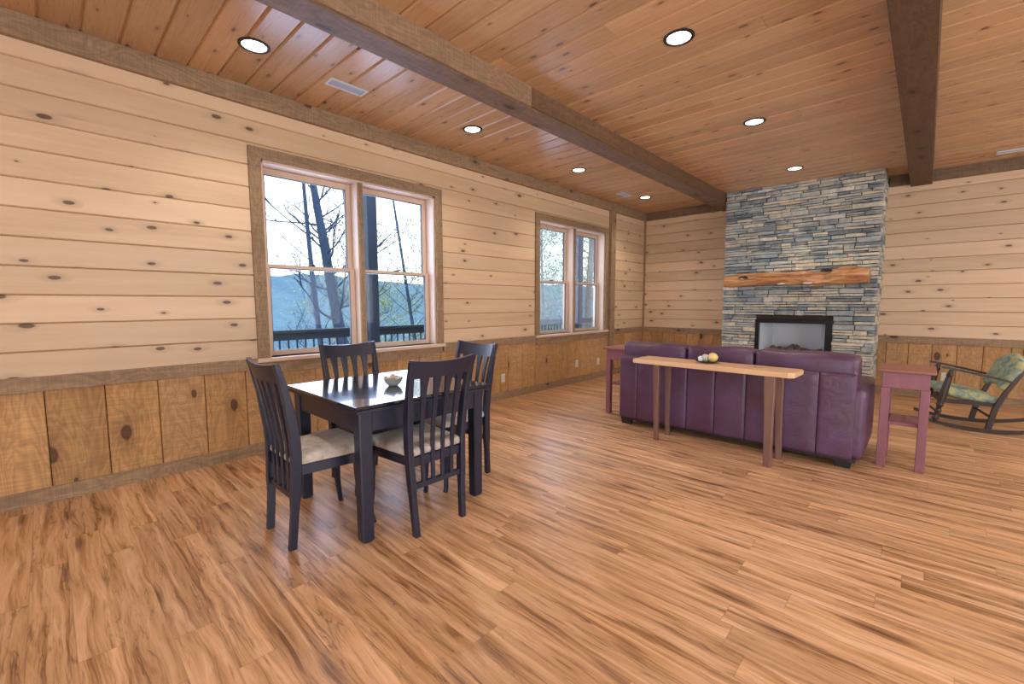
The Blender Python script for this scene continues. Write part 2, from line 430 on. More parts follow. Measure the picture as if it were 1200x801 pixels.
# ceiling boards run across the room; V-grooves between them
bm = bmesh.new(); box(bm, WX-.2, RX+.2, BY-.2, FY+.2, CZ+.018, CZ+.2, mi=1)
y = 1.206-.187*26
while y < FY+.1:
    c = .013; g = CZ+.013; x = WX-.05
    ends = [WX-.05]
    x = WX-.05+random.uniform(1.2, 3.6)
    while x < RX: ends.append(x); x += random.uniform(2.4, 4.2)
    ends.append(RX+.05)
    for x0, x1 in zip(ends, ends[1:]):
        ngon_prism(bm, [(y, CZ+.02), (y, g), (y+c, CZ), (y+.187-c, CZ), (y+.187, g), (y+.187, CZ+.02)], 'x', x0+.0006, x1-.0006, 0)
    y += .187
tag(mesh_obj('ceiling', bm, [ceilpine('xyz'), dark]), kind='structure')

# ceiling trim along the walls, chair rail, baseboards, corner trim
def strip(name, mat, *args, **k):
    bm = bmesh.new(); box(bm, *args, bev=k.get('bev', .003)); return tag(mesh_obj(name, bm, mat), kind='structure')
tn = iter(range(1, 40))
strip(f'trim_{next(tn)}', trim('yzx'), WX-.01, WX+.045, BY, FY, TRB, CZ+.005)
strip(f'trim_{next(tn)}', beamw('xzy'), WX+.045, -2.44, FY-.045, FY+.01, TRB, CZ+.005)
strip(f'trim_{next(tn)}', beamw('xzy'), -.46, RX, FY-.045, FY+.01, TRB, CZ+.005)
# chair rail (broken by the window casings)
for a, b_ in ((BY, 1.205), (3.156, 4.81), (6.755, 6.80), (6.945, FY)):
    strip(f'trim_{next(tn)}', trim('yzx'), WX-.01, WX+.024, a, b_, RAILB, RAILT)
strip(f'trim_{next(tn)}', trim('xzy'), WX+.02, -2.40, FY-.024, FY+.01, RAILB, RAILT)
strip(f'trim_{next(tn)}', trim('xzy'), -.49, RX, FY-.024, FY+.01, RAILB, RAILT)
strip('baseboard_left', trim('yzx'), WX-.01, WX+.022, BY, FY, -.005, .098)
strip('baseboard_far', trim('xzy'), -.49, RX, FY-.022, FY+.01, -.005, .098)
strip('baseboard_far.001', trim('xzy'), WX+.02, -2.40, FY-.022, FY+.01, -.005, .098)
# post against the left wall and the corner strip
strip(f'trim_{next(tn)}', trim('zyx'), WX-.01, WX+.055, 6.80, 6.945, 0, CZ)
strip(f'trim_{next(tn)}', trim('zxy'), WX-.01, WX+.028, FY-.028, FY+.01, RAILT, TRB)

# windows: double-hung pairs
glass = NB('window_glass'); glass.t.nodes.remove(glass.b)
tr = glass.n('BsdfTransparent'); gl = glass.n('BsdfGlossy'); gl.inputs['Roughness'].default_value = .02
tr.inputs[0].default_value = (.96, .985, 1, 1)
ms = glass.n('MixShader'); lw = glass.n('LayerWeight'); lw.inputs[0].default_value = .25
glass.l(glass.math('MULTIPLY', lw.outputs[0], .35), ms.inputs[0]); glass.l(tr.outputs[0], ms.inputs[1]); glass.l(gl.outputs[0], ms.inputs[2])
glass.l(ms.outputs[0], glass.out.inputs[0]); GLASS = glass.m
latch_m = plain('bronze_latch', (.05, .035, .025), .4, .8)
spacer_m = plain('dark_gasket', (.03, .035, .05), .5)
for wi, (y0, y1) in enumerate(WIN):
    root = empty(f'window_{wi+1}', (WX, (y0+y1)/2, WZ0)); tag(root, kind='structure')
    P = lambda nm, fn, mt, par=root, **k: simple(nm, fn, mt, par, **k)
    yc = (y0+y1)/2; H = WZ1-WZ0; hw = (y1-y0)/2
    # casing (mitred frame on the wall)
    for nm, fr in (('casing', None),):
        def fn(bm):
            for q, ax in (([(-hw-.09, 0), (-hw, 0), (-hw, H), (-hw-.09, H+.09)], 0), ([(hw, 0), (hw+.09, 0), (hw+.09, H+.09), (hw, H)], 0)):
                ngon_prism(bm, q, 'x', -.005, .026)
        P('casing', fn, trim('zyx'))
        P('head_casing', lambda bm: ngon_prism(bm, [(-hw-.09, H+.09), (-hw, H), (hw, H), (hw+.09, H+.09)], 'x', -.005, .026), trim('yzx'))
    P('window_sill', lambda bm: box(bm, -.20, .05, -hw-.10, hw+.10, -.034, .0, bev=.004), lightpine('yzx'))
    P('apron', lambda bm: box(bm, -.01, .028, -hw-.07, hw+.07, -.135, -.036, bev=.003), trim('yzx'))
    # jamb lining
    def fn(bm):
        box(bm, -.20, 0, -hw, -hw+.02, 0, H); box(bm, -.20, 0, hw-.02, hw, 0, H); box(bm, -.20, 0, -hw, hw, H-.02, H)
    P('jamb', fn, lightpine('zyx'))
    P('mullion_cover', lambda bm: box(bm, -.013, .004, -.024, .024, 0, H-.02, bev=.002), trim('zyx'))
    P('mullion', lambda bm: box(bm, -.20, -.012, -.033, .033, 0, H-.02, bev=.003), lightpine('zyx'))
    for s in (-1, 1):
        a0, a1 = (-hw+.02, -.033) if s < 0 else (.033, hw-.02)
        mid = .785
        for kind in ('upper_sash', 'lower_sash'):
            lo = kind == 'lower_sash'
            xf = -.100 if lo else -.138
            zb, zt = (0.002, mid+.02) if lo else (mid-.015, H-.022)
            st = .050; rb = .045 if lo else .03; rt_ = .03 if lo else .055
            def fn(bm):
                for q in ((a0+.002, a0+st, zb, zt), (a1-st, a1-.002, zb, zt)): box(bm, xf-.035, xf, *q, bev=.002)
                box(bm, xf-.035, xf, a0+st, a1-st, zb, zb+rb, bev=.002); box(bm, xf-.035, xf, a0+st, a1-st, zt-rt_, zt, bev=.002)
            sash = P(kind, fn, lightpine('zyx'))
            simple('gasket', lambda bm: [box(bm, xf-.028, xf-.006, *q) for q in ((a0+st, a0+st+.006, zb+rb, zt-rt_), (a1-st-.006, a1-st, zb+rb, zt-rt_), (a0+st+.006, a1-st-.006, zt-rt_-.006, zt-rt_), (a0+st+.006, a1-st-.006, zb+rb, zb+rb+.004))], spacer_m, sash)
            simple('glass_pane', lambda bm: box(bm, xf-.020, xf-.014, a0+st-.005, a1-st+.005, zb+rb-.005, zt-rt_+.005), GLASS, sash)
            if lo:
                cy = (a0+a1)/2
                def fn(bm):
                    box(bm, xf-.03, xf-.004, cy-.03, cy+.03, zt-.001, zt+.008, bev=.002)
                    box(bm, xf-.022, xf+.004, cy-.008, cy+.045, zt+.008, zt+.016, bev=.003)
                simple('sash_lock', fn, latch_m, sash)
# unseen glazing behind the camera: plain frames in the openings
def frame_x(bm, x0, x1, a0, a1, z0, z1, n, t=.06):
    box(bm, x0, x1, a0, a1, z0, z0+t); box(bm, x0, x1, a0, a1, z1-t, z1)
    for i in range(n+1):
        a = a0+(a1-a0-t)*i/n; box(bm, x0, x1, a, a+t, z0+t, z1-t)
for k, (a, b_, z0, z1) in enumerate(RW):
    bm = bmesh.new(); frame_x(bm, RX+.02, RX+.10, a, b_, z0, z1, 4 if k == 0 else 2)
    tag(mesh_obj(f'window_{k+3}', bm, lightpine('zyx')), kind='structure')
bm = bmesh.new()
a, b_, z0, z1 = BW[0]
box(bm, a, b_, BY-.10, BY-.02, z0, z0+.07); box(bm, a, b_, BY-.10, BY-.02, z1-.07, z1)
for i in range(5):
    x = a+(b_-a-.07)*i/4; box(bm, x, x+.07, BY-.10, BY-.02, z0+.07, z1-.07)
tag(mesh_obj('window_5', bm, lightpine('zxy')), kind='structure')

# ceiling beams
def beam(label, x0, x1, ya, yb, zb):
    bm = bmesh.new(); box(bm, x0, x1, ya, yb, zb, CZ+.004, bev=.006)
    return bm
bm = beam('', -2.632, -2.425, BY, FY-.045, 2.845)
o = tag(mesh_obj('ceiling_beam', bm, beamw('yxz')), 'long brown ceiling beam left of the fireplace, nearer the window wall', 'beam', 'ceiling beams')
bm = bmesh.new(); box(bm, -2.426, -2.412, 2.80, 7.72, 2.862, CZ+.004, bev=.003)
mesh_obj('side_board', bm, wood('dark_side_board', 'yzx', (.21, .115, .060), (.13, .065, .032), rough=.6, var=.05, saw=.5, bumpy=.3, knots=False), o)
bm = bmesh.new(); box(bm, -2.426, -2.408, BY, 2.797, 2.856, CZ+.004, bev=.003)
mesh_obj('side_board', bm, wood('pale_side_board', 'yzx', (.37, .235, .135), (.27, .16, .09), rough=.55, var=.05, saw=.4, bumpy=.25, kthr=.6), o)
bm = beam('', -.240, -.030, BY, FY-.045, 2.83)
tag(mesh_obj('ceiling_beam', bm, wood('dark_beam_timber', 'yxz', (.15, .080, .040), (.085, .042, .020), rough=.6, var=.05, kl=2, kc=4.5, kthr=.5, krad=.14, saw=.6, bumpy=.4, knot=(.02, .01, .006))), 'dark brown ceiling beam right of the fireplace, near the right edge', 'beam', 'ceiling beams')

# ================================================================== FIREPLACE
def stone_mat():
    b = NB('ledge_stone'); r = b.rand(); t = b.n('TexCoord')
    cr = b.n('ValToRGB'); b.l(b.math('FRACT', b.math('MULTIPLY', r, 5.37)), cr.inputs[0]); cr.color_ramp.interpolation = 'CONSTANT'
    cols = [(.20, .25, .27), (.48, .50, .47), (.68, .63, .49), (.30, .35, .36), (.74, .64, .46), (.54, .55, .49), (.15, .19, .21), (.76, .72, .62), (.38, .42, .43), (.62, .54, .37)]
    e = cr.color_ramp.elements; e[0].color = (*cols[0], 1); e[1].position = .95; e[1].color = (*cols[-1], 1)
    for i in range(1, 9): x = e.new(i*.105); x.color = (*cols[i], 1)
    n1 = b.noise(t.outputs['Object'], 9, 6, .65, .4); n2 = b.noise(t.outputs['Object'], 60, 4, .7)
    col = b.mix(b.mr(n1, .4, .68, 0, .7), cr.outputs[0], (.22, .26, .28, 1))
    n3 = b.noise(t.outputs['Object'], 4.3, 4, .6)
    col = b.mix(b.mr(n3, .46, .66, 0, .6), col, (.62, .57, .45, 1))
    v = b.mr(n2, .25, .75, .72, 1.28); col = b.mix(1, col, b.comb(v, v, v), 'MULTIPLY')
    b.base(col); b.rough(.85); b.bump(b.math('ADD', n1, b.math('MULTIPLY', n2, .5)), .7, .012)
    return b.m
STONE = stone_mat()
FX0, FX1, FFY = -2.40, -.478, 7.53
OB = (-1.905, -.935, .25, 1.035)           # firebox opening
fp = tag(empty('fireplace', ((FX0+FX1)/2, FFY, 0)), 'floor-to-ceiling stacked stone fireplace with a raised black firebox', 'fireplace')
fx = (FX0+FX1)/2
def stone_block(bm, x0, x1, y0, y1, z0, z1):
    """irregular block, front face towards -y"""
    j = lambda a: random.uniform(-a, a)
    g = .0032
    jj = min(.007, (z1-z0)*.16)
    nx = 3
    vs = {}
    tilt = j(.006)
    for i in range(nx+1):
        u = i/nx; x = x0+g+(x1-x0-2*g)*u
        for k in (0, 1):
            z = (z0+g if k == 0 else z1-g)+(j(jj) if 0 < i < nx else j(jj*.6))*.8
            for d in (0, 1):
                yy = (y0+tilt*u+j(.006)) if d == 0 else y1
                xx = x+(j(.004) if d == 0 else 0)
                vs[i, k, d] = bm.verts.new((xx, yy, z if d == 0 else (z0+g if k == 0 else z1-g)))
    fs = []
    for i in range(nx):
        fs.append(bm.faces.new((vs[i, 0, 0], vs[i+1, 0, 0], vs[i+1, 1, 0], vs[i, 1, 0])))
        fs.append(bm.faces.new((vs[i, 0, 1], vs[i, 1, 1], vs[i+1, 1, 1], vs[i+1, 0, 1])))
        fs.append(bm.faces.new((vs[i, 1, 0], vs[i+1, 1, 0], vs[i+1, 1, 1], vs[i, 1, 1])))
        fs.append(bm.faces.new((vs[i, 0, 0], vs[i, 0, 1], vs[i+1, 0, 1], vs[i+1, 0, 0])))
    fs.append(bm.faces.new((vs[0, 0, 0], vs[0, 1, 0], vs[0, 1, 1], vs[0, 0, 1])))
    fs.append(bm.faces.new((vs[nx, 0, 0], vs[nx, 0, 1], vs[nx, 1, 1], vs[nx, 1, 0])))
    fr = [e for e in {e for f in fs[0::4][:nx] for e in f.edges} if sum(1 for f in e.link_faces if f in fs) == 2]
    front = {fs[4*i] for i in range(nx)}
    be = [e for e in {e for f in front for e in f.edges} if sum(1 for f in e.link_faces if f in front) == 1]
    bmesh.ops.bevel(bm, geom=be, offset=min(.011, (z1-z0)*.28), segments=2, affect='EDGES', profile=.6)
bm = bmesh.new()
rs = random.Random(3)
random.seed(11)
# core
for q in ((FX0+.02, OB[0]-.002, 0, CZ), (OB[1]+.002, FX1-.02, 0, CZ), (OB[0]-.002, OB[1]+.002, 0, OB[2]), (OB[0]-.002, OB[1]+.002, OB[3]+.002, CZ)):
    box(bm, q[0]-fx, q[1]-fx, .035, FY-FFY, q[2], q[3], mi=1)
z = 0
while z < CZ-.002:
    h = rs.choice((.038, .046, .052, .058, .066, .074)); zt = min(z+h, CZ+.004)
    if CZ-zt < .024: zt = CZ+.004
    for (sa, sb) in cuts(FX0, FX1, z, zt, [(OB[0], OB[1], OB[2], OB[3])]):
        x = sa
        while x < sb-1e-4:
            l = rs.uniform(.12, .40); x1 = x+l
            if sb-x1 < .07: x1 = sb
            dep = rs.uniform(-.026, .022)
            # now and then split a stone into two thin ones
            if zt-z > .056 and rs.random() < .40:
                zm = z+(zt-z)*rs.uniform(.4, .6)
                stone_block(bm, x-fx, x1-fx, dep, .05, z, zm); stone_block(bm, x-fx, x1-fx, rs.uniform(-.018, .022), .05, zm, zt)
            else: stone_block(bm, x-fx, x1-fx, dep, .05, z, zt)
            x = x1
    # corner returns on the two sides
    for side in (-1, 1):
        y = 0.045
        while y < FY-FFY:
            l = rs.uniform(.10, .28); y1 = y+l
            if FY-FFY-y1 < .06: y1 = FY-FFY
            o_ = rs.uniform(0, .02); xs = (FX0 if side < 0 else FX1)-fx
            if side < 0: box(bm, xs-o_+.004, xs+.04, y+.002, y1-.002, z+.002, zt-.002, bev=.004)
            else: box(bm, xs-.04, xs+o_-.004, y+.002, y1-.002, z+.002, zt-.002, bev=.004)
            y = y1
    z = zt
mesh_obj('stone_surround', bm, [STONE, dark], fp)
# firebox
blk = plain('black_metal', (.012, .012, .014), .35, .3)
liner = plain('grey_firebox_panel', (.66, .72, .78), .5, bump=(30, .2, .003))
W2 = (OB[1]-OB[0])/2; oc = (OB[0]+OB[1])/2-fx
def fn(bm):
    t = .05
    box(bm, oc-W2, oc-W2+t, -.012, .06, OB[2], OB[3], bev=.003); box(bm, oc+W2-t*1.6, oc+W2, -.012, .06, OB[2], OB[3], bev=.003)
    box(bm, oc-W2+t, oc+W2-t*1.6, -.012, .06, OB[3]-.055, OB[3], bev=.003); box(bm, oc-W2+t, oc+W2-t*1.6, -.012, .06, OB[2], OB[2]+.10, bev=.003)
fr = simple('firebox_frame', fn, blk, fp)
def fn(bm):
    d = .46
    a, b_, c, e = oc-W2+.04, oc+W2-.06, OB[2]+.09, OB[3]-.04
    box(bm, a-.01, b_+.01, d, d+.02, c, e)                      # back
    ngon_prism(bm, [(a-.02, .05), (a, .05), (a+.10, d), (a-.02, d)], 'z', c, e)
    ngon_prism(bm, [(b_, .05), (b_+.02, .05), (b_+.02, d), (b_-.10, d)], 'z', c, e)
    box(bm, a-.01, b_+.01, .05, d, e, e+.02)
simple('firebox_liner', fn, liner, fp)
simple('firebox_floor', lambda bm: box(bm, oc-W2+.03, oc+W2-.05, .05, .48, OB[2]+.07, OB[2]+.09), blk, fp)
# gas logs
logm = NB('charred_log'); t = logm.n('TexCoord'); n1 = logm.noise(t.outputs['Object'], 25, 5, .7); logm.base(logm.mix(logm.mr(n1, .4, .65), (.05, .04, .035, 1), (.30, .24, .19, 1))); logm.rough(.9); logm.bump(n1, .8, .01)
lr = tag(empty('gas_log_set', (oc+fx, FFY+.24, OB[2]+.09)), 'charred brown ceramic log set inside the fireplace opening', 'fire logs')
def log(pts, r):
    def fn(bm):
        n = 7; P = [Vector(pts[0]).lerp(Vector(pts[1]), i/(n-1))+Vector((0, 0, .015*math.sin(i*1.9))) for i in range(n)]
        tube(bm, P, [r*(1+.15*math.sin(i*2.3)) for i in range(n)], 10)
    return simple('log', fn, logm.m, lr, smooth=True)
log([(-.30, .02, .20), (.30, .03, .20)], .055); log([(-.24, -.08, .10), (.27, -.07, .10)], .05); log([(-.16, -.10, .18), (.02, .10, .275)], .042)
log([(.18, -.10, .17), (-.04, .08, .285)], .04); log([(-.33, .08, .17), (-.27, -.04, .27)], .034); log([(.28, .06, .17), (.33, -.05, .25)], .034)
simple('grate', lambda bm: [box(bm, -.33+.11*i, -.32+.11*i, -.13, .12, 0.0, .05) for i in range(7)], blk, lr)
# mantel: live-edge cedar slab
mant = NB('cedar_slab'); X, Y, Z = mant.xyz()
gw = mant.noise(mant.comb(mant.math('MULTIPLY', X, 2.2), mant.math('MULTIPLY', Y, 9), mant.math('MULTIPLY', Z, 16)), 1, 5, .65, 1.6)
cr = mant.n('ValToRGB'); mant.l(gw, cr.inputs[0]); e = cr.color_ramp.elements
e[0].position = .3; e[0].color = (.20, .075, .03, 1); e[1].position = .7; e[1].color = (.72, .46, .24, 1)
x = e.new(.45); x.color = (.48, .21, .08, 1); x = e.new(.56); x.color = (.60, .32, .14, 1)
mant.base(cr.outputs[0]); mant.rough(.35); mant.bump(gw, .3, .01)
bm = bmesh.new()
N_, M_ = 90, 22
MT = [(-2.313, 1.691), (-2.268, 1.705), (-2.09, 1.728), (-1.813, 1.726), (-1.61, 1.72), (-1.359, 1.725), (-1.211, 1.722), (-1.102, 1.708), (-0.997, 1.707), (-0.972, 1.735), (-0.879, 1.742), (-0.86, 1.761), (-0.715, 1.763), (-0.555, 1.733)]
MB = [(-2.308, 1.533), (-2.082, 1.532), (-1.868, 1.544), (-1.703, 1.562), (-1.563, 1.562), (-1.426, 1.531), (-1.351, 1.55), (-1.202, 1.541), (-1.129, 1.518), (-1.023, 1.536), (-0.988, 1.526), (-0.752, 1.527), (-0.537, 1.54)]
def prof_at(P, x):
    if x <= P[0][0]: return P[0][1]
    for (a, p), (b_, q) in zip(P, P[1:]):
        if x <= b_: return p+(q-p)*(x-a)/(b_-a)
    return P[-1][1]
mx0, mx1 = MT[0][0], MT[-1][0]
rings = []
for i in range(N_+1):
    u = i/N_; x = mx0+(mx1-mx0)*u
    nz = lambda s, q=0: noise.noise(Vector((u*s, q, 2.2)))
    top = prof_at(MT, x)+.004*nz(18)
    bot = prof_at(MB, x)+.004*nz(16, 3)
    fr_ = 7.27+.035*nz(4, 8)+.018*math.sin(u*11)
    th = top-bot; ring = []
    for k in range(M_):
        a = 2*math.pi*k/M_
        ca, sa = math.cos(a), math.sin(a)
        py = math.copysign(abs(ca)**.55, ca); pz = math.copysign(abs(sa)**.6, sa)
        yb = 7.517
        yy = (yb+fr_)/2+py*(yb-fr_)/2
        if py < 0: yy -= .018*noise.noise(Vector((u*7, pz*2.2, 5)))*2*abs(py)
        zz = (top+bot)/2+pz*th/2+.010*noise.noise(Vector((u*14, pz*1.5, 9)))
        if py < 0: yy -= .03*max(0, noise.noise(Vector((u*3.5+pz*.8, pz*3.5, 1))))*abs(py)
        ring.append(bm.verts.new((x-fx, yy-FFY, zz)))
    rings.append(ring)
fs = []
for a, b_ in zip(rings, rings[1:]):
    for k in range(M_): fs.append(bm.faces.new((a[k], a[(k+1) % M_], b_[(k+1) % M_], b_[k])))
fs += [bm.faces.new(rings[0][::-1]), bm.faces.new(rings[-1])]
bmesh.ops.recalc_face_normals(bm, faces=fs)
mantel = mesh_obj('mantel_shelf', bm, mant.m, smooth=True, loc=(fx, FFY, 0))
pk = plain('pale_knot_highlight', (.72, .62, .52), .5); dk = plain('dark_hollow', (.05, .025, .015), .8)  # pale knots double as highlights painted on the slab
for (x, z, rx, rz_, mt, nm) in ((-2.03, 1.665, .075, .022, dk, 'hollow'), (-2.05, 1.652, .035, .013, pk, 'knot_highlight'), (-1.53, 1.556, .055, .014, pk, 'knot_highlight'), (-1.215, 1.553, .060, .016, pk, 'knot_highlight'), (-.985, 1.715, .050, .014, dk, 'hollow')):
    bm = bmesh.new(); bmesh.ops.create_icosphere(bm, subdivisions=3, radius=1)
    for v in bm.verts:
        k = 1+.25*noise.noise(v.co*1.7+Vector((x*5, 0, z)))
        v.co = Vector((v.co.x*rx*k, v.co.y*.020, v.co.z*rz_*k))
    b_y = min((q.co.y for q in mantel.data.vertices if abs(q.co.x-(x-fx)) < .02 and abs(q.co.z-z) < .05), default=-.24)
    mesh_obj(nm, bm, mt, mantel, smooth='all', loc=(x-fx, b_y+.012, z))
tag(mantel, 'live-edge orange cedar mantel slab fixed across the stone fireplace', 'mantel')

# ================================================================== CEILING FITTINGS
ringm = plain('bronze_trim_ring', (.03, .03, .032), .4, .6)
reflm = plain('white_reflector', (.8, .78, .72), .35)
def emis(name, col, s):
    b = NB(name); b.base((*col, 1)); b.b.inputs['Emission Color'].default_value = (*col, 1); b.b.inputs['Emission Strength'].default_value = s; return b.m
lampm = emis('lamp_lens', (1.0, .90, .74), 14)
def can_mesh():
    ring = bmesh.new(); lathe(ring, [(.074, -.001), (.076, -.007), (.094, -.006), (.098, -.001), (.098, .002), (.074, .002)], n=40, cap=False)
    rings = list(ring.verts)
    lens = bmesh.new(); lathe(lens, [(.0001, -.004), (.03, -.004), (.055, -.0035), (.0735, -.002)], n=40, cap=False)
    return ring, lens
r_, l_ = can_mesh()
cans = [(-3.395, 1.08, 'recessed ceiling light at upper left, left of the white louvred vent'),
        (-3.395, 3.04, 'recessed ceiling light above and right of the large window'),
        (-3.395, 4.88, 'recessed ceiling light above the second window, left of the beam'),
        (-3.45, 6.86, 'small recessed ceiling light in the far left corner'),
        (-1.28, 2.96, 'largest recessed ceiling light, at top centre right of the beam'),
        (-1.30, 4.78, 'recessed ceiling light halfway between the beams, mid ceiling'),
        (-1.335, 6.75, 'recessed ceiling light just in front of the stone fireplace'),
        (-3.395, -.9, 'unseen ceiling light added behind the camera by the left wall'), (-1.28, 1.1, 'unseen ceiling light added overhead of the camera'), (-1.28, -.9, 'unseen ceiling light added behind the camera'),  # from this row on, unseen fittings added to carry the room's light
        (1.1, 1.1, 'unseen ceiling light added right of the camera'), (1.1, 3.0, 'unseen ceiling light added over the right side of the room'),
        (1.1, 4.9, 'unseen ceiling light added right of the dark beam, middle'), (1.1, 6.8, 'unseen ceiling light added above the rocking chair side'),
        (1.1, -.9, 'unseen ceiling light added behind the camera to the right')]
lroot = empty('recessed_light'); rg = mesh_obj('trim_ring', r_, ringm, lroot, smooth=True); ln = mesh_obj('lamp_lens', l_, lampm, lroot, smooth=True)
for i, (x, y, lab) in enumerate(cans):
    if i == 0: o = lroot
    else:
        o = lroot.copy(); C.objects.link(o)
        for ch in (rg, ln): c2 = ch.copy(); c2.parent = o; C.objects.link(c2)
    o.location = (x, y, CZ); tag(o, lab, 'ceiling light', 'recessed ceiling lights')
    sl = bpy.data.lights.new('can_lamp', 'SPOT'); sl.energy = CAN_POWER; sl.color = CAN_COL; sl.spot_size = R(118); sl.spot_blend = .7; sl.shadow_soft_size = .07
    so = bpy.data.objects.new('can_lamp', sl); so.location = (x, y, CZ-.02); C.objects.link(so); so.parent = None
# vents
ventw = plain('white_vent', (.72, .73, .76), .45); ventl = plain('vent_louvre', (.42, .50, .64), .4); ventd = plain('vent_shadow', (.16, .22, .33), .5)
def vent(x, y, lx, ly, lab, rz=0, dark_=None):
    o = empty('ceiling_vent', (x, y, CZ), rz); tag(o, lab, 'vent')
    def fn(bm):
        t = .018
        box(bm, -lx/2, lx/2, -ly/2, -ly/2+t, -.008, .001, bev=.002); box(bm, -lx/2, lx/2, ly/2-t, ly/2, -.008, .001, bev=.002)
        box(bm, -lx/2, -lx/2+t, -ly/2+t, ly/2-t, -.008, .001, bev=.002); box(bm, lx/2-t, lx/2, -ly/2+t, ly/2-t, -.008, .001, bev=.002)
    simple('frame', fn, ventw, o)
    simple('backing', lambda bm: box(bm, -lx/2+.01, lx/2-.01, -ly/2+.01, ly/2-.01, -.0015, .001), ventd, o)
    def fn(bm):
        n = int((ly-.04)/.014)
        for i in range(n):
            yy = -ly/2+.022+i*.014
            ngon_prism(bm, [(yy, -.002), (yy+.0075, -.0065), (yy+.0095, -.0065), (yy+.002, -.002)], 'x', -lx/2+.02, lx/2-.02)
        box(bm, -.004, .004, -ly/2+.02, ly/2-.02, -.007, -.0015)
    simple('louvre', fn, ventl, o)
    return o
vent(-3.485, 1.775, .13, .31, 'white louvred ceiling vent above the large window')
vent(-3.61, 6.47, .14, .30, 'small white ceiling vent beside the far corner light')
vent(.66, 7.71, .33, .13, 'white ceiling vent at the right edge near the far wall')
# outlets
plate = plain('ivory_plate', (.70, .66, .58), .4); slot = plain('outlet_slot', (.10, .09, .08), .6)
def outlet(loc, rz, lab):
    o = empty('wall_outlet', loc, rz); tag(o, lab, 'outlet', 'wall outlets')
    simple('cover_plate', lambda bm: box(bm, -.036, .036, -.007, 0, -.058, .058, bev=.003), plate, o)
    for s in (-1, 1):
        f = simple('socket', lambda bm: lathe(bm, [(.0001, -.0095), (.015, -.0095), (.0165, -.007)], (0, 0, s*.021), 20, 'y', cap=False), plate, o)
        simple('slot', lambda bm: [box(bm, x-.001, x+.001, -.0102, -.0095, s*.021-.004, s*.021+.006) for x in (-.006, .006)], slot, f)
outlet((WX+.005, 4.15, .285), R(90), 'outlet on the window wall just right of the dining set')
outlet((WX+.005, 5.86, .31), R(90), 'outlet on the wainscot below the second window, left half')
outlet((WX+.005, 6.50, .285), R(90), 'outlet on the wainscot below the second window, by the post')
outlet((.235, FY-.005, .30), 0, 'outlet on the far wall behind the rocking chair front post')

# ================================================================== DINING SET
def dark_wood():
    b = NB('espresso_lacquer'); t = b.n('TexCoord'); n = b.noise(t.outputs['Object'], 40, 3)
    b.base(b.mix(n, (.008, .011, .026, 1), (.014, .018, .044, 1))); b.rough(.36); b.b.inputs['Coat Weight'].default_value = .15; b.b.inputs['Coat Roughness'].default_value = .15
    return b.m
ESP = dark_wood()
topm = plain('espresso_tabletop', (.010, .011, .022), .15, coat=.6)
fab = NB('beige_chenille'); t = fab.n('TexCoord'); n1 = fab.noise(t.outputs['Object'], 16, 5, .7); n2 = fab.noise(t.outputs['Object'], 260, 2)
fab.base(fab.mix(fab.mr(n1, .35, .65), (.36, .30, .26, 1), (.60, .53, .47, 1))); fab.rough(.95); fab.b.inputs['Sheen Weight'].default_value = .3; fab.bump(n2, .5, .003)
FAB = fab.m
TX, TY = -2.53, 1.51
tb = tag(empty('dining_table', (TX, TY, 0)), 'square black dining table with a glossy double-layer top', 'table')
hx, hy = .465, .465
simple('tabletop', lambda bm: box(bm, -hx, hx, -hy, hy, .734, .752, bev=.004, seg=2), topm, tb)
simple('draw_leaf', lambda bm: box(bm, -hx+.004, hx-.004, -hy+.004, hy-.004, .712, .731, bev=.004, seg=2), ESP, tb)
def fn(bm):
    box(bm, -.40, .40, -.425, -.403, .600, .7115, bev=.002); box(bm, -.40, .40, .403, .425, .600, .7115, bev=.002)
    box(bm, -.425, -.403, -.40, .40, .600, .7115, bev=.002); box(bm, .403, .425, -.40, .40, .600, .7115, bev=.002)
simple('apron', fn, ESP, tb)
for sx in (-1, 1):
    for sy in (-1, 1):
        simple('leg', lambda bm: sweep(bm, [(sx*.397, sy*.397, 0), (sx*.397, sy*.397, .012), (sx*.397, sy*.397, .7115)], [rect(.052, .052, .008), rect(.068, .068, .008), rect(.075, .075, .006)]), ESP, tb)
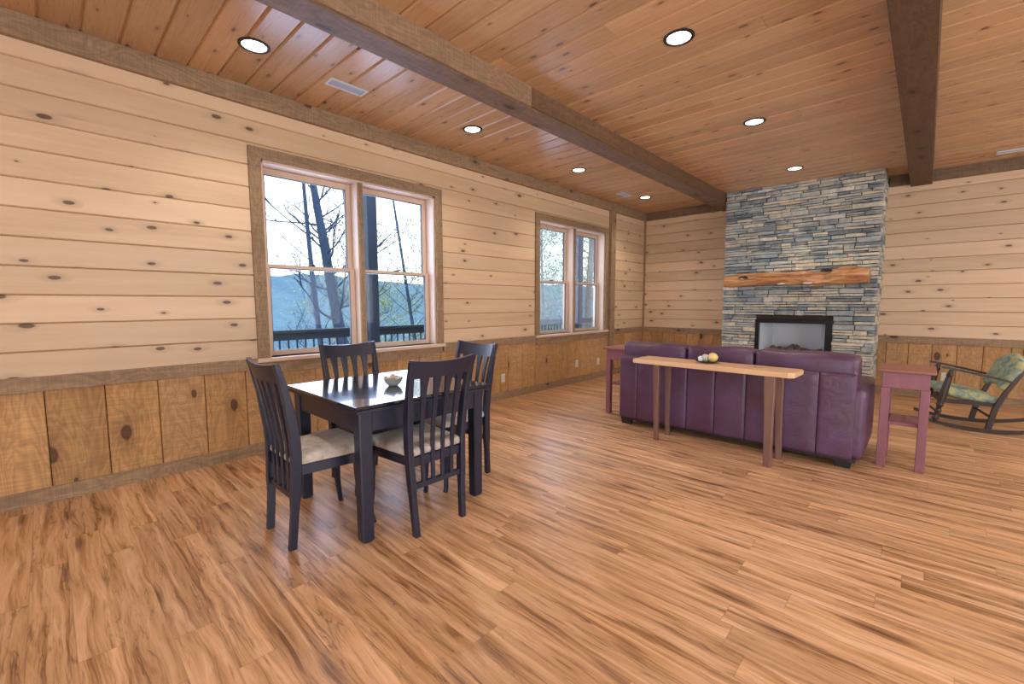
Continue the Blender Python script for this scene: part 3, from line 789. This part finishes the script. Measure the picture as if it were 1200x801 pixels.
def chair(loc, rz, label, src=None):
    if src:
        o = src.copy(); C.objects.link(o)
        for ch in src.children:
            c2 = ch.copy(); c2.parent = o; C.objects.link(c2)
    else:
        o = empty('dining_chair')
        ys = lambda z: -.215+.032*math.sin(min(z, .62)/.62*math.pi/2)**1 - (.085*((z-.45)/.53)**1.8 if z > .45 else 0)
        xs = lambda z: .163+.042*min(1, z/.98)
        for s in (-1, 1):
            zz = [0, .1, .2, .3, .4, .5, .6, .7, .8, .88, .93, .975]
            def fn(bm):
                sweep(bm, [(s*xs(z), ys(z), z) for z in zz], [rect(.034-.004*(z > .8), .052 if .25 < z < .75 else .038-(.008 if z > .9 else 0), .004) for z in zz])
            simple('leg', fn, ESP, o, smooth=True)
        bow = lambda x, z: ys(z)-.022*(1-(x/.2)**2)*min(1, max(0, (z-.2)/.5)) if True else 0
        def plank(bm, x0a, x1a, zlist, wfun, th):
            P = []; Sx = []
            for z in zlist:
                cx, ww = wfun(z)
                P.append((cx, bow(cx, z), z)); Sx.append(rect(ww, th, .003, math.atan2(bow(cx+.01, z)-bow(cx-.01, z), .02)))
            sweep(bm, P, Sx)
        for i in range(4):
            k = (i-1.5)/1.5
            def fn(bm):
                zl = [.285, .40, .55, .68, .76, .82, .86, .905]
                wl = {.285: .024, .40: .024, .55: .024, .68: .025, .76: .029, .82: .037, .86: .047, .905: .058}
                plank(bm, 0, 0, zl, lambda z: (k*(.098+.022*(z-.28)/.62), wl[z]), .018)
            simple('slat', fn, ESP, o, smooth=True)
        def curved(bm, z0, z1, xw, th, topc=0, n=14):
            P = []; Sx = []
            for j in range(n+1):
                x = -xw+2*xw*j/n; zc = (z0+z1)/2; u = x/xw
                zt = z1+topc*(u*u); zb = z0
                a = math.atan2(bow(x+.005, zc)-bow(x-.005, zc), .01)
                nx, ny = -math.sin(a), math.cos(a)
                P.append((x, 0, 0))
                Sx.append([Vector((nx*th/2*sg, bow(x, z_)+ny*th/2*sg, z_)) for sg, z_ in ((-1, zb), (1, zb), (1, zt), (-1, zt))])
            sweep(bm, P, Sx)
        simple('top_rail', lambda bm: curved(bm, .882, .968, .216, .024, .016), ESP, o, smooth=True)
        simple('lower_rail', lambda bm: curved(bm, .262, .292, .158, .020, 0), ESP, o, smooth=True)
        # front legs, sabre foot forward
        for s in (-1, 1):
            zz = [0, .03, .08, .16, .26, .34, .43]
            fy = {0: .224, .03: .218, .08: .208, .16: .200, .26: .197, .34: .198, .43: .20}
            wd = {0: .026, .03: .025, .08: .026, .16: .030, .26: .036, .34: .040, .43: .042}
            simple('leg', lambda bm: sweep(bm, [(s*(.198+.012*(z < .05)), fy[z], z) for z in zz], [rect(wd[z], wd[z], .004) for z in zz]), ESP, o, smooth=True)
        def fn(bm):
            # trapezoid seat frame
            for (x0, y0_, x1, y1_) in ((-.160, -.185, -.198, .2), (.160, -.185, .198, .2), (-.198, .2, .198, .2), (-.160, -.185, .160, -.185)):
                d = Vector((x1-x0, y1_-y0_, 0)).normalized(); n = Vector((-d.y, d.x, 0))*.011
                pa, pb = Vector((x0, y0_, 0)), Vector((x1, y1_, 0))
                pts = [pa-n, pb-n, pb+n, pa+n]
                ngon_prism(bm, [(p.x, p.y) for p in pts], 'z', .385, .437)
        simple('seat_frame', fn, ESP, o)
        def shp(p, u, v, w_):
            q = Vector(p); q.x *= (.93+.09*v); 
            if w_ < 0: q.z = max(q.z, -.02)
            return q
        simple('seat_cushion', lambda bm: soft_box(bm, 0, .016, .462, .435, .425, .05, .022, 12, (0, 0, .020), shp), FAB, o, smooth='all')
    o.location = loc; o.rotation_euler = (0, 0, rz)
    tag(o, label, 'chair', 'dining chairs around the black table')
    return o
ch0 = chair((-2.50, 1.022, 0), 0, 'black slat-back dining chair on the left side of the table, nearest the long wall corner')
ch0['label'] = 'black slat-back dining chair left of the table, seen side-on'
chair((-2.185, 1.488, 0), R(90), 'black slat-back dining chair nearest the camera, back turned to it', ch0)
chair((-2.52, 2.015, 0), R(180), 'black slat-back dining chair at the far right side of the table', ch0)
chair((-2.915, 1.562, 0), R(-90), 'black slat-back dining chair between the table and the window', ch0)
# bowl with small shells
bx, by_ = -2.475, 1.51
silver = plain('mottled_glaze', (.62, .62, .58), .25, .3, bump=(60, .4, .004))
bm = bmesh.new()
prof = [(.022, 0), (.034, .004), (.052, .024), (.063, .050), (.0655, .053), (.060, .052), (.048, .028), (.030, .012), (.0001, .010)]
lathe(bm, prof, n=36)
for v in bm.verts:
    a = math.atan2(v.co.y, v.co.x); rr = math.hypot(v.co.x, v.co.y)
    if v.co.z > .045: v.co.z += .004*math.sin(a*6)
tag(mesh_obj('bowl', bm, silver, smooth=True, loc=(bx, by_, .752)), 'small mottled silver-white bowl on the black dining table', 'bowl')
shellm = [plain('shell_white', (.85, .80, .74), .5), plain('shell_pink', (.72, .50, .44), .5), plain('shell_tan', (.55, .46, .34), .6)]
rs2 = random.Random(5)
spots = [(-.024, -.018, .034, 0, 'white curled shell at the left of the small bowl'), (.004, -.026, .036, 1, 'pinkish shell at the front of the small bowl'), (.028, .0, .036, 0, 'white shell at the right of the small bowl'),
         (-.006, .022, .036, 2, 'tan shell at the back of the small bowl'), (-.004, 0, .054, 1, 'pinkish shell on top of the pile in the small bowl')]
for x, y, z, mi, lab in spots:
    bm = bmesh.new()
    # spiral shell: tapered coil
    pts = []; rad = []
    for i in range(22):
        a = i*.55; k = 1-i/23; pts.append((.012*k*math.cos(a), .012*k*math.sin(a), .0012*i)); rad.append(.009*k+.0012)
    tube(bm, pts, rad, 8)
    o = tag(mesh_obj('seashell', bm, shellm[mi], smooth=True, loc=(bx+x, by_+y, 0.752+z+.002)), lab, 'shell', 'shells in the small bowl')
    o.rotation_euler = (rs2.uniform(-.8, .8), rs2.uniform(-.8, .8), rs2.uniform(0, 6))

# ================================================================== SOFA
lea = NB('burgundy_leather'); t = lea.n('TexCoord'); n1 = lea.noise(t.outputs['Object'], 3.5, 4, .6); n2 = lea.noise(t.outputs['Object'], 130, 3, .6); n3 = lea.noise(t.outputs['Object'], 7, 4, .6, .6)
lea.base(lea.mix(lea.mr(n1, .35, .7), (.075, .026, .052, 1), (.105, .050, .115, 1))); lea.rough(lea.mr(n1, .3, .7, .36, .48)); lea.b.inputs['Specular IOR Level'].default_value = .6
lea.bump(lea.math('ADD', lea.math('MULTIPLY', n2, .06), n3), .35, .02)
LEA = lea.m
seamm = plain('leather_piping', (.06, .018, .022), .5)
blackfoot = plain('black_wood_foot', (.015, .012, .012), .45)
SX0, SX1, SY = -2.355, -.285, 4.14
so = tag(empty('sofa', ((SX0+SX1)/2, SY+.45, 0)), 'burgundy leather three-seat sofa seen from behind', 'sofa')
ox, oy = (SX0+SX1)/2, SY+.45
def SB(name, x0, x1, y0, y1, z0, z1, r, n=10, puff=(0, 0, 0), fn=None, mat=LEA, par=so):
    return simple(name, lambda bm: soft_box(bm, (x0+x1)/2-ox, (y0+y1)/2-oy, (z0+z1)/2, x1-x0, y1-y0, z1-z0, r, n, puff, fn), mat, par, smooth='all')
seams = [-2.325, -2.13, -1.615, -1.36, -1.10, -.578, -.345]
bm = bmesh.new()
for i, (a, b_) in enumerate(zip(seams, seams[1:])):
    t0 = .716+.018*(a-SX0)/2; t1 = .716+.018*(b_-SX0)/2
    soft_box(bm, (a+b_)/2-ox, SY+.09-oy, .405, b_-a-.001, .18, .655, .012, 10, (0, .004, .002))
mesh_obj('back_panel', bm, LEA, so, smooth='all')
simple('base_frame', lambda bm: box(bm, SX0+.04-ox, SX1-.04-ox, SY+.03-oy, SY+.86-oy, .055, .085), blackfoot, so)
SB('arm', SX0, SX0+.20, SY+.035, SY+.93, .065, .625, .05, 10, (.01, .006, .01))
SB('arm', SX1-.20, SX1, SY+.035, SY+.93, .065, .625, .05, 10, (.01, .006, .01))
SB('seat_base', SX0+.19, SX1-.19, SY+.16, SY+.88, .08, .30, .03)
for a, b_ in ((-2.15, -1.62), (-1.615, -1.03), (-1.025, -.49)): SB('seat_cushion', a, b_, SY+.22, SY+.91, .29, .46, .05, 10, (.006, .01, .02))
def cush(p, u, v, w_):
    q = Vector(p)
    q.y += .05*(1-w_)*.0
    q.z += .006*math.sin(u*5)
    return q
for a, b_, zt in ((-2.335, -1.668, .862), (-1.655, -1.072, .865), (-1.060, -.345, .868)):
    c = SB('back_cushion', a, b_, SY+.075, SY+.36, .668, zt, .042, 14, (.004, .008, .006), cush)
    # welt seam along the upper rear edge
    bm = bmesh.new()
    pts = [(a+.045+(b_-a-.09)*i/16-ox, SY+.086-oy, zt-.030+.004*math.sin(i*.6)) for i in range(17)]
    tube(bm, pts, .0045, 6); mesh_obj('piping', bm, seamm, c, smooth=True)
for x in (SX0+.09, SX1-.12):
    for y in (SY+.07, SY+.84): simple('foot', lambda bm: sweep(bm, [(x-ox, y-oy, 0), (x-ox, y-oy, .066)], [rect(.10, .06, .006), rect(.12, .07, .006)]), blackfoot, so)

# console table behind the sofa
topw = wood('maple_plank', 'xyz', (.78, .52, .31), (.66, .38, .20), rough=.4, gl=1.2, gc=14, var=.05, kthr=.93)
leg_w = wood('walnut_plank', 'zxy', (.24, .125, .09), (.12, .055, .042), rough=.5, gl=2.2, gc=18, var=.06, knots=False)
cx_, cy_ = -1.345, 3.965
ct = tag(empty('console_table', (cx_, cy_, 0), R(-1.5)), 'narrow console table with pale plank top standing behind the sofa', 'table')
bm = bmesh.new()
hl, hd = .668, .155
out_ = []
n = 30
for i in range(n+1):
    u = i/n; out_.append((-hl+2*hl*u, -hd+.006*noise.noise(Vector((u*6, 0, 1)))+(.02 if 0 else 0)))
out_[0] = (-hl+.004, -hd+.004)
out_ = [p for p in out_ if p[0] < hl-.05]
out_ += [(hl-.045, -hd), (hl-.004, -hd+.035), (hl, hd-.02), (hl-.02, hd)]
for i in range(n, -1, -1):
    u = i/n; x = -hl+.02+2*hl*u*.96
    if x < hl-.05: out_.append((x, hd+.007*noise.noise(Vector((u*5, 3, 1)))))
out_.append((-hl, hd-.02))
A = [bm.verts.new((x, y, .712)) for x, y in out_]; B = [bm.verts.new((x, y, .753)) for x, y in out_]
fs = [bm.faces.new(A[::-1]), bm.faces.new(B)]
for i in range(len(A)): fs.append(bm.faces.new((A[i], A[(i+1) % len(A)], B[(i+1) % len(A)], B[i])))
bmesh.ops.recalc_face_normals(bm, faces=fs)
bmesh.ops.bevel(bm, geom=[e for e in bm.edges if abs(e.verts[0].co.z-e.verts[1].co.z) < 1e-4], offset=.005, segments=2, affect='EDGES')
mesh_obj('plank_top', bm, topw, ct, smooth=True)
for (x0, y0, x1, y1, wt, wb) in ((-.435, -.128, -.430, -.110, .058, .036), (-.425, .10, -.425, .115, .056, .036), (.500, -.128, .515, -.145, .078, .052), (.512, .10, .530, .105, .062, .042)):
    def fn(bm):
        zz = [0, .2, .4, .6, .712]
        P = [(x1+(x0-x1)*z/.712, y1+(y0-y1)*z/.712, z) for z in zz]
        W_ = [wb+(wt-wb)*(z/.712)**1.2+.004*math.sin(z*14) for z in zz]
        sweep(bm, P, [rect(w_, .042, .005) for w_ in W_])
    simple('leg', fn, leg_w, ct, smooth=True)
# plate with fruit-like decorations
px_, py_ = -1.385, 4.0
dish = plain('dark_green_glaze', (.035, .05, .025), .25)
bm = bmesh.new(); lathe(bm, [(.04, 0), (.065, .002), (.092, .014), (.098, .020), (.094, .020), (.06, .007), (.0001, .006)], n=36)
tag(mesh_obj('plate', bm, dish, smooth=True, loc=(px_, py_, .753)), 'dark green round dish on the pale console table', 'plate')
def ball(name, loc, r, mat, lab, cat, grp=None, sq=1, stem=None):
    bm = bmesh.new(); bmesh.ops.create_uvsphere(bm, u_segments=24, v_segments=16, radius=r)
    for v in bm.verts:
        v.co.z *= sq
        d = 1+.03*math.sin(math.atan2(v.co.y, v.co.x)*5)
        v.co.x *= d; v.co.y *= d
    o = tag(mesh_obj(name, bm, mat, smooth='all', loc=loc), lab, cat, grp); return o
yel = plain('yellow_skin', (.80, .62, .22), .5, bump=(80, .3, .003))
st = NB('striped_stone'); t = st.n('TexCoord'); wv = st.n('TexWave'); wv.inputs['Scale'].default_value = 22; wv.inputs['Distortion'].default_value = 3; st.l(t.outputs['Object'], wv.inputs['Vector'])
st.base(st.mix(wv.outputs['Fac'], (.30, .30, .22, 1), (.70, .70, .60, 1))); st.rough(.6)
wht = plain('pale_ceramic', (.82, .82, .74), .5)
ball('decorative_ball', (px_+.042, py_+.012, .753+.048), .041, yel, 'pale yellow decorative ball on the dark green dish', 'decoration')
ball('decorative_ball', (px_-.018, py_-.002, .753+.041), .034, st.m, 'grey and cream striped ball on the dark green dish', 'decoration')
ball('decorative_ball', (px_-.062, py_+.006, .753+.033), .021, wht, 'small white ball at the left of the dark green dish', 'decoration')
ball('decorative_ball', (px_-.045, py_-.045, .753+.027), .018, wht, 'small white ball at the front left of the dark green dish', 'decoration')

# ================================================================== END TABLES
redw = wood('mauve_stained_wood', 'zxy', (.31, .125, .15), (.22, .075, .10), rough=.45, gl=2, gc=14, var=.06, knots=False)
redt = wood('mauve_stained_top', 'xyz', (.36, .150, .105), (.26, .090, .070), rough=.4, gl=2, gc=14, var=.06, knots=False)
def end_table(loc, rz, label, src=None):
    if src:
        o = src.copy(); C.objects.link(o)
        for ch in src.children:
            c2 = ch.copy(); c2.parent = o; C.objects.link(c2)
    else:
        o = empty('end_table'); D = .40; Wt = .335
        simple('tabletop', lambda bm: box(bm, -Wt/2, Wt/2, -.025, D+.02, .748, .772, bev=.006, seg=2), redt, o)
        def fn(bm):
            box(bm, -.135, .135, 0, .022, .628, .747, bev=.002); box(bm, -.135, .135, D-.022, D, .628, .747, bev=.002)
            box(bm, -.135, -.113, .022, D-.022, .628, .747); box(bm, .113, .135, .022, D-.022, .628, .747)
        simple('apron', fn, redw, o)
        for sx in (-1, 1):
            for y in (.030, D-.030):
                simple('leg', lambda bm: box(bm, sx*.113-.0275, sx*.113+.0275, y-.0275, y+.0275, 0, .628, bev=.003), redw, o)
        simple('shelf', lambda bm: box(bm, -.085, .085, .03, D-.03, .335, .360, bev=.002), redw, o)
        o['proto'] = 1; del o['proto']
    o.location = loc; o.rotation_euler = (0, 0, rz); tag(o, label, 'end table', 'end tables beside the sofa'); return o
e0 = end_table((-.078, 4.425, 0), 0, 'mauve-red stained end table at the right end of the sofa')
end_table((-2.545, 4.46, 0), 0, 'mauve-red stained end table at the left end of the sofa, mostly hidden', e0)

# ================================================================== ROCKING CHAIR (faces -x)
flo = NB('floral_upholstery'); t = flo.n('TexCoord'); n1 = flo.noise(t.outputs['Object'], 11, 4, .6, 1.5); n2 = flo.noise(t.outputs['Object'], 26, 4, .6, 1)
cr = flo.n('ValToRGB'); flo.l(n1, cr.inputs[0]); e = cr.color_ramp.elements
e[0].position = .36; e[0].color = (.10, .17, .20, 1); e[1].position = .64; e[1].color = (.46, .43, .20, 1)
for p, c in ((.43, (.17, .27, .25)), (.50, (.27, .32, .20)), (.56, (.36, .37, .20))): x = e.new(p); x.color = (*c, 1)
flo.base(flo.mix(flo.mr(n2, .55, .68, 0, .7), cr.outputs[0], (.20, .32, .36, 1))); flo.rough(.9); flo.bump(n2, .3, .004)
FLO = flo.m
rkw = plain('dark_walnut', (.035, .020, .014), .35, bump=(50, .2, .003))
RY0, RY1 = 6.245, 6.765; yc = (RY0+RY1)/2
rk = tag(empty('rocking_chair', (.425, yc+.02, 0), R(10)), 'small wooden rocking chair with green and yellow floral upholstery', 'rocking chair')
hw = (RY1-RY0)/2
def RP(name, fn, mat=rkw, smooth=True): return simple(name, fn, mat, rk, smooth=smooth)
for s in (-1, 1):
    def fn(bm):
        P = []; n = 20
        for i in range(n+1):
            x = -.42+.96*i/n; z = .018+.16*((x-.02)/.75)**2*1.15
            P.append((x, s*(hw-.005), z))
        sweep(bm, P, [[Vector((0, -.014, -.017)), Vector((0, .014, -.017)), Vector((0, .014, .017)), Vector((0, -.014, .017))]]*len(P))
    RP('rocker', fn)
    # turned front post, leaning
    def fn(bm):
        p0 = Vector((-.345, s*(hw-.005), .055)); p1 = Vector((-.245, s*(hw-.005), .605))
        n = 30; pts = [p0.lerp(p1, i/n) for i in range(n+1)]
        prof = []
        for i in range(n+1):
            u = i/n
            r = .019+.012*max(0, math.sin(u*math.pi*1.0))*(1 if .35 < u < .85 else .4)
            for c in (.08, .22, .33, .90): r += .010*math.exp(-((u-c)/.022)**2)
            for c in (.15, .28, .38): r -= .006*math.exp(-((u-c)/.02)**2)
            prof.append(max(.010, r))
        tube(bm, pts, prof, 14)
    RP('front_post', fn)
    RP('armrest', lambda bm: sweep(bm, [(-.315, s*(hw+.0), .628), (-.26, s*(hw+.0), .621), (0, s*(hw+.005), .562), (.20, s*(hw+.005), .512)], [[Vector((0, -q, -.010)), Vector((0, q, -.010)), Vector((0, q, .010)), Vector((0, -q, .010))] for q in (.018, .032, .024, .018)]))
    RP('back_post', lambda bm: sweep(bm, [(.045, s*(hw-.012), .03), (.085, s*(hw-.012), .25), (.14, s*(hw-.012), .40), (.215, s*(hw-.012), .56), (.28, s*(hw-.02), .68)], [rect(.044, .030, .004)]*2+[rect(.040, .028, .004)]*3))
def fn(bm):
    for s in (-1, 1): box(bm, -.305, .11, s*(hw-.035)-.012, s*(hw-.035)+.012, .26, .30)
    box(bm, -.30, -.27, -hw+.04, hw-.04, .26, .30); box(bm, .07, .10, -hw+.04, hw-.04, .26, .30)
RP('seat_rail', fn, smooth=False)
def sshape(p, u, v, w_):
    q = Vector(p); q.z += -.045*u; return q
RP('seat_cushion', lambda bm: soft_box(bm, -.10, 0, .345, .44, 2*hw-.06, .085, .035, 12, (.006, .004, .030), sshape), FLO, 'all')
# padded back: tilted, scalloped top
def bshape(p, u, v, w_):
    q = Vector(p)
    if w_ > 0: q.z += (.030*math.cos(v*math.pi)+.02*(1-v*v))*w_
    if w_ < 0: q.z += .050*(1-v*v)*(-w_)
    q.y *= (1+.06*w_)
    th = R(23); x, z = q.x, q.z
    return Vector((x*math.cos(th)+z*math.sin(th), q.y, -x*math.sin(th)+z*math.cos(th)))
RP('back_cushion', lambda bm: soft_box(bm, .185, 0, .575, .075, 2*hw, .34, .034, 14, (.020, .004, .0), bshape), FLO, 'all')
RP('stretcher', lambda bm: tube(bm, [(-.325, -hw, .16), (-.325, hw, .16)], .012, 10))
RP('stretcher', lambda bm: tube(bm, [(.07, -hw+.02, .15), (.07, hw-.02, .15)], .012, 10))

# ================================================================== OUTSIDE
deckm = wood('deck_board', 'yxz', (.30, .27, .25), (.22, .20, .19), rough=.8, knots=False, var=.1)
railm = plain('stained_railing', (.05, .07, .10), .6)
bm = bmesh.new()
for i in range(14): box(bm, -6.12+i*.138, -6.12+i*.138+.132, -3, 11.5, -.16, -.12)
tag(mesh_obj('deck', bm, deckm), kind='structure')
rr = tag(empty('deck_railing', (-6.0, 4.2, -.12)), 'dark wooden deck railing with thin square balusters outside the windows', 'railing')
simple('top_rail', lambda bm: box(bm, -.045, .045, -6.5, 6.5, 1.02, 1.062, bev=.004), railm, rr)
simple('upper_rail', lambda bm: box(bm, -.02, .02, -6.5, 6.5, .93, 1.018), railm, rr)
simple('bottom_rail', lambda bm: box(bm, -.02, .02, -6.5, 6.5, .08, .14), railm, rr)
b0 = simple('baluster', lambda bm: box(bm, -.009, .009, -.009, .009, .14, .93), railm, rr)
k = 0
b0.location = (0, -2.6, 0)
for i in range(1, 66):
    y = -2.6+i*.108
    c2 = b0.copy(); c2.parent = rr; c2.location = (0, y, 0); C.objects.link(c2)
postm = plain('stained_post', (.045, .065, .11), .6)
for y, lab in ((3.255, 'dark porch post seen through the right half of the large window'), (8.45, 'dark porch post seen through the right half of the second window')):
    bm = bmesh.new(); box(bm, -.075, .075, -.075, .075, 0, 3.6, bev=.006); box(bm, -.095, .095, -.095, .095, 0, .05, bev=.004)
    tag(mesh_obj('porch_post', bm, postm, loc=(-5.85, y, -.12)), lab, 'post', 'porch posts')
bm = bmesh.new(); box(bm, -6.02, -5.84, -3, 11.5, 3.48, 3.72); tag(mesh_obj('trim_30', bm, postm), kind='structure')
# ground falling away, ridge far behind
grd = NB('leaf_litter'); t = grd.n('TexCoord'); n1 = grd.noise(t.outputs['Object'], 1.4, 6, .7); grd.base(grd.mix(n1, (.14, .13, .11, 1), (.34, .30, .25, 1))); grd.rough(1)
bm = bmesh.new(); gv = {}
for i in range(41):
    for j in range(41):
        x = -4.3-(i/40)**1.6*120; y = -60+j*5.0
        z = -1.2-.30*(-4.3-x)*(1 if x > -60 else 1)+1.2*noise.noise(Vector((x*.08, y*.08, 0)))*(i > 2)
        gv[i, j] = bm.verts.new((x, y, max(z, -34)))
for i in range(40):
    for j in range(40): bm.faces.new((gv[i, j], gv[i, j+1], gv[i+1, j+1], gv[i+1, j]))
tag(mesh_obj('ground', bm, grd.m, smooth='all'), kind='structure')
hil = NB('hazy_wooded_ridge'); t = hil.n('TexCoord'); n1 = hil.noise(t.outputs['Object'], .035, 8, .75); n2 = hil.noise(t.outputs['Object'], .25, 6, .8)
hil.base(hil.mix(hil.mr(hil.math('ADD', hil.math('MULTIPLY', n1, .5), hil.math('MULTIPLY', n2, .5)), .38, .62), (.055, .125, .20, 1), (.13, .22, .28, 1))); hil.rough(1)  # bluish distance haze is mixed into the forest base colour
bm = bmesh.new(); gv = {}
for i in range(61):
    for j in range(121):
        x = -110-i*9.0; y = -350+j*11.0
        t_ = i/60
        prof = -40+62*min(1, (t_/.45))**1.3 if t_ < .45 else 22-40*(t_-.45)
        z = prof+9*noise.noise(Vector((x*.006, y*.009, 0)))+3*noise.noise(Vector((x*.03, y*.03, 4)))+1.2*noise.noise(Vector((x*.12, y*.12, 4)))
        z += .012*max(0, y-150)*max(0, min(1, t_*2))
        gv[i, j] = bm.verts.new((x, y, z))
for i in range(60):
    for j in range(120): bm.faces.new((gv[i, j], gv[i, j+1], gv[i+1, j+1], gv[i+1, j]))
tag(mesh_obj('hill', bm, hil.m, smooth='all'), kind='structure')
# trees
bark = NB('blue_tinted_bark'); t = bark.n('TexCoord'); n1 = bark.noise(t.outputs['Object'], 14, 5, .7); bark.base(bark.mix(n1, (.030, .055, .115, 1), (.065, .105, .19, 1))); bark.rough(.9)  # blue fringe against the bright sky is put into the bark colour
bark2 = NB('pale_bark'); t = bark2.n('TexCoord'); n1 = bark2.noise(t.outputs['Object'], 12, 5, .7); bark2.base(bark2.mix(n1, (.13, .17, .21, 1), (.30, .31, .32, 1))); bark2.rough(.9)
leafm = plain('pale_new_leaves', (.34, .42, .22), .8)
def grnd(x, y): return -1.2-.30*(-4.3-x)
def tree(x, y, lean, h, r, seed, label, mat, leaves=0, br=26, blen=1.0, kink=.12):
    rg_ = random.Random(seed); z0 = grnd(x, y)-.6
    rt_ = tag(empty('tree', (x, y, z0)), label, 'tree', 'trees outside the windows')
    n = 16; tr_ = []
    for i in range(n+1):
        u = i/n; tr_.append(Vector((lean[0]*u+kink*math.sin(u*5+seed), lean[1]*u+kink*math.sin(u*4+seed*2), h*u)))
    simple('trunk', lambda bm: tube(bm, tr_, [r*(1-.72*i/n) for i in range(n+1)], 10), mat, rt_, smooth=True)
    tips = []
    bm = bmesh.new()
    def grow(p, d, L, rad, depth):
        k = 6; pts = [p]
        for i in range(k):
            d = (d+Vector((rg_.uniform(-.22, .22), rg_.uniform(-.22, .22), rg_.uniform(-.12, .22)))).normalized(); pts.append(pts[-1]+d*L/k)
        tube(bm, pts, [rad*(1-.75*i/k) for i in range(k+1)], 5)
        tips.append(pts[-1])
        if depth > 0:
            for _ in range(3):
                i = rg_.randint(1, k-1); grow(pts[i], (d+Vector((rg_.uniform(-1, 1), rg_.uniform(-1, 1), rg_.uniform(-.3, .8)))).normalized(), L*.55, rad*.45, depth-1)
    for _ in range(br):
        u = rg_.uniform(.28, 1); i = int(u*n*.999); p = tr_[i].lerp(tr_[i+1], u*n-i)
        a = rg_.uniform(0, 6.28); d = Vector((math.cos(a), math.sin(a), rg_.uniform(.1, .9))).normalized()
        grow(p, d, blen*rg_.uniform(1.0, 2.2)*(1.25-u*.6), r*(1-.72*u)*.24, 3)
    mesh_obj('branches', bm, mat, rt_, smooth=True)
    if leaves:
        bm = bmesh.new()
        for tp in tips:
            for _ in range(leaves):
                c = tp+Vector((rg_.uniform(-.3, .3), rg_.uniform(-.3, .3), rg_.uniform(-.3, .3))); s = rg_.uniform(.025, .055)
                a, b_ = Vector((rg_.uniform(-1, 1), rg_.uniform(-1, 1), rg_.uniform(-1, 1))).normalized()*s, Vector((rg_.uniform(-1, 1), rg_.uniform(-1, 1), rg_.uniform(-1, 1))).normalized()*s
                bm.faces.new([bm.verts.new(q) for q in (c-a, c-b_*.6, c+a, c+b_*.6)])
        f = mesh_obj('foliage', bm, leafm, rt_); f['kind'] = 'stuff'
def through(x, yz0, yz1):  # foot and top y at x
    return yz0, yz1
# two big trunks in the left half of the large window (feet hidden behind the deck)
tree(-11.0, 4.95, (0, -.55, 0), 9.5, .10, 1, 'bare slim upright tree in the left half of the large window', bark.m, 0, 24, 1.2, .05)
tree(-11.0, 6.0, (0, -1.65, 0), 9.5, .21, 2, 'thick leaning double-trunk tree in the left half of the large window', bark.m, 0, 34, 1.2, .05)
tree(-12.5, 6.35, (0, -.2, 0), 9, .10, 3, 'thin bare tree beside the leaning tree outside', bark.m, 2, 24, 1.0)
tree(-13.0, 9.6, (0, -1.6, 0), 10, .09, 4, 'thin curved bare tree behind the porch post', bark.m, 1, 34, 1.1)
tree(-15.5, 8.3, (0, .3, 0), 9, .09, 5, 'small leafing tree right of the porch post', bark.m, 5, 30, 1.0)
tree(-16.5, 11.5, (0, .3, 0), 10, .10, 6, 'small leafing tree at the right side of the large window', bark.m, 5, 30, 1.0)
specs = [(-9.6, 12.0, .07, bark2.m, 'slim pale-barked tree seen through the second window'), (-8.3, 12.75, .17, bark2.m, 'widest pale tree seen through the second window, beside the post'), (-10.5, 12.2, .10, bark.m, 'slim grey tree left in the second window'),
         (-12.5, 13.6, .12, bark2.m, 'grey tree farther back in the second window'), (-11.5, 16.2, .14, bark2.m, 'tall grey tree far right in the second window'), (-15, 17.5, .12, bark.m, 'dark tree deep in the woods'),
         (-17, 20, .12, bark2.m, 'pale tree deep in the woods'), (-9.4, 15.1, .11, bark2.m, 'thin pale tree right of the widest pale trunk'), (-14, 15.4, .1, bark.m, 'thin dark tree in the middle of the woods')]
for i, (x, y, r, mt, lab) in enumerate(specs): tree(x, y, (random.uniform(-.4, .4), random.uniform(-.4, .4), 0), 10, r, 20+i, lab, mt, 4, 26, 1.0)
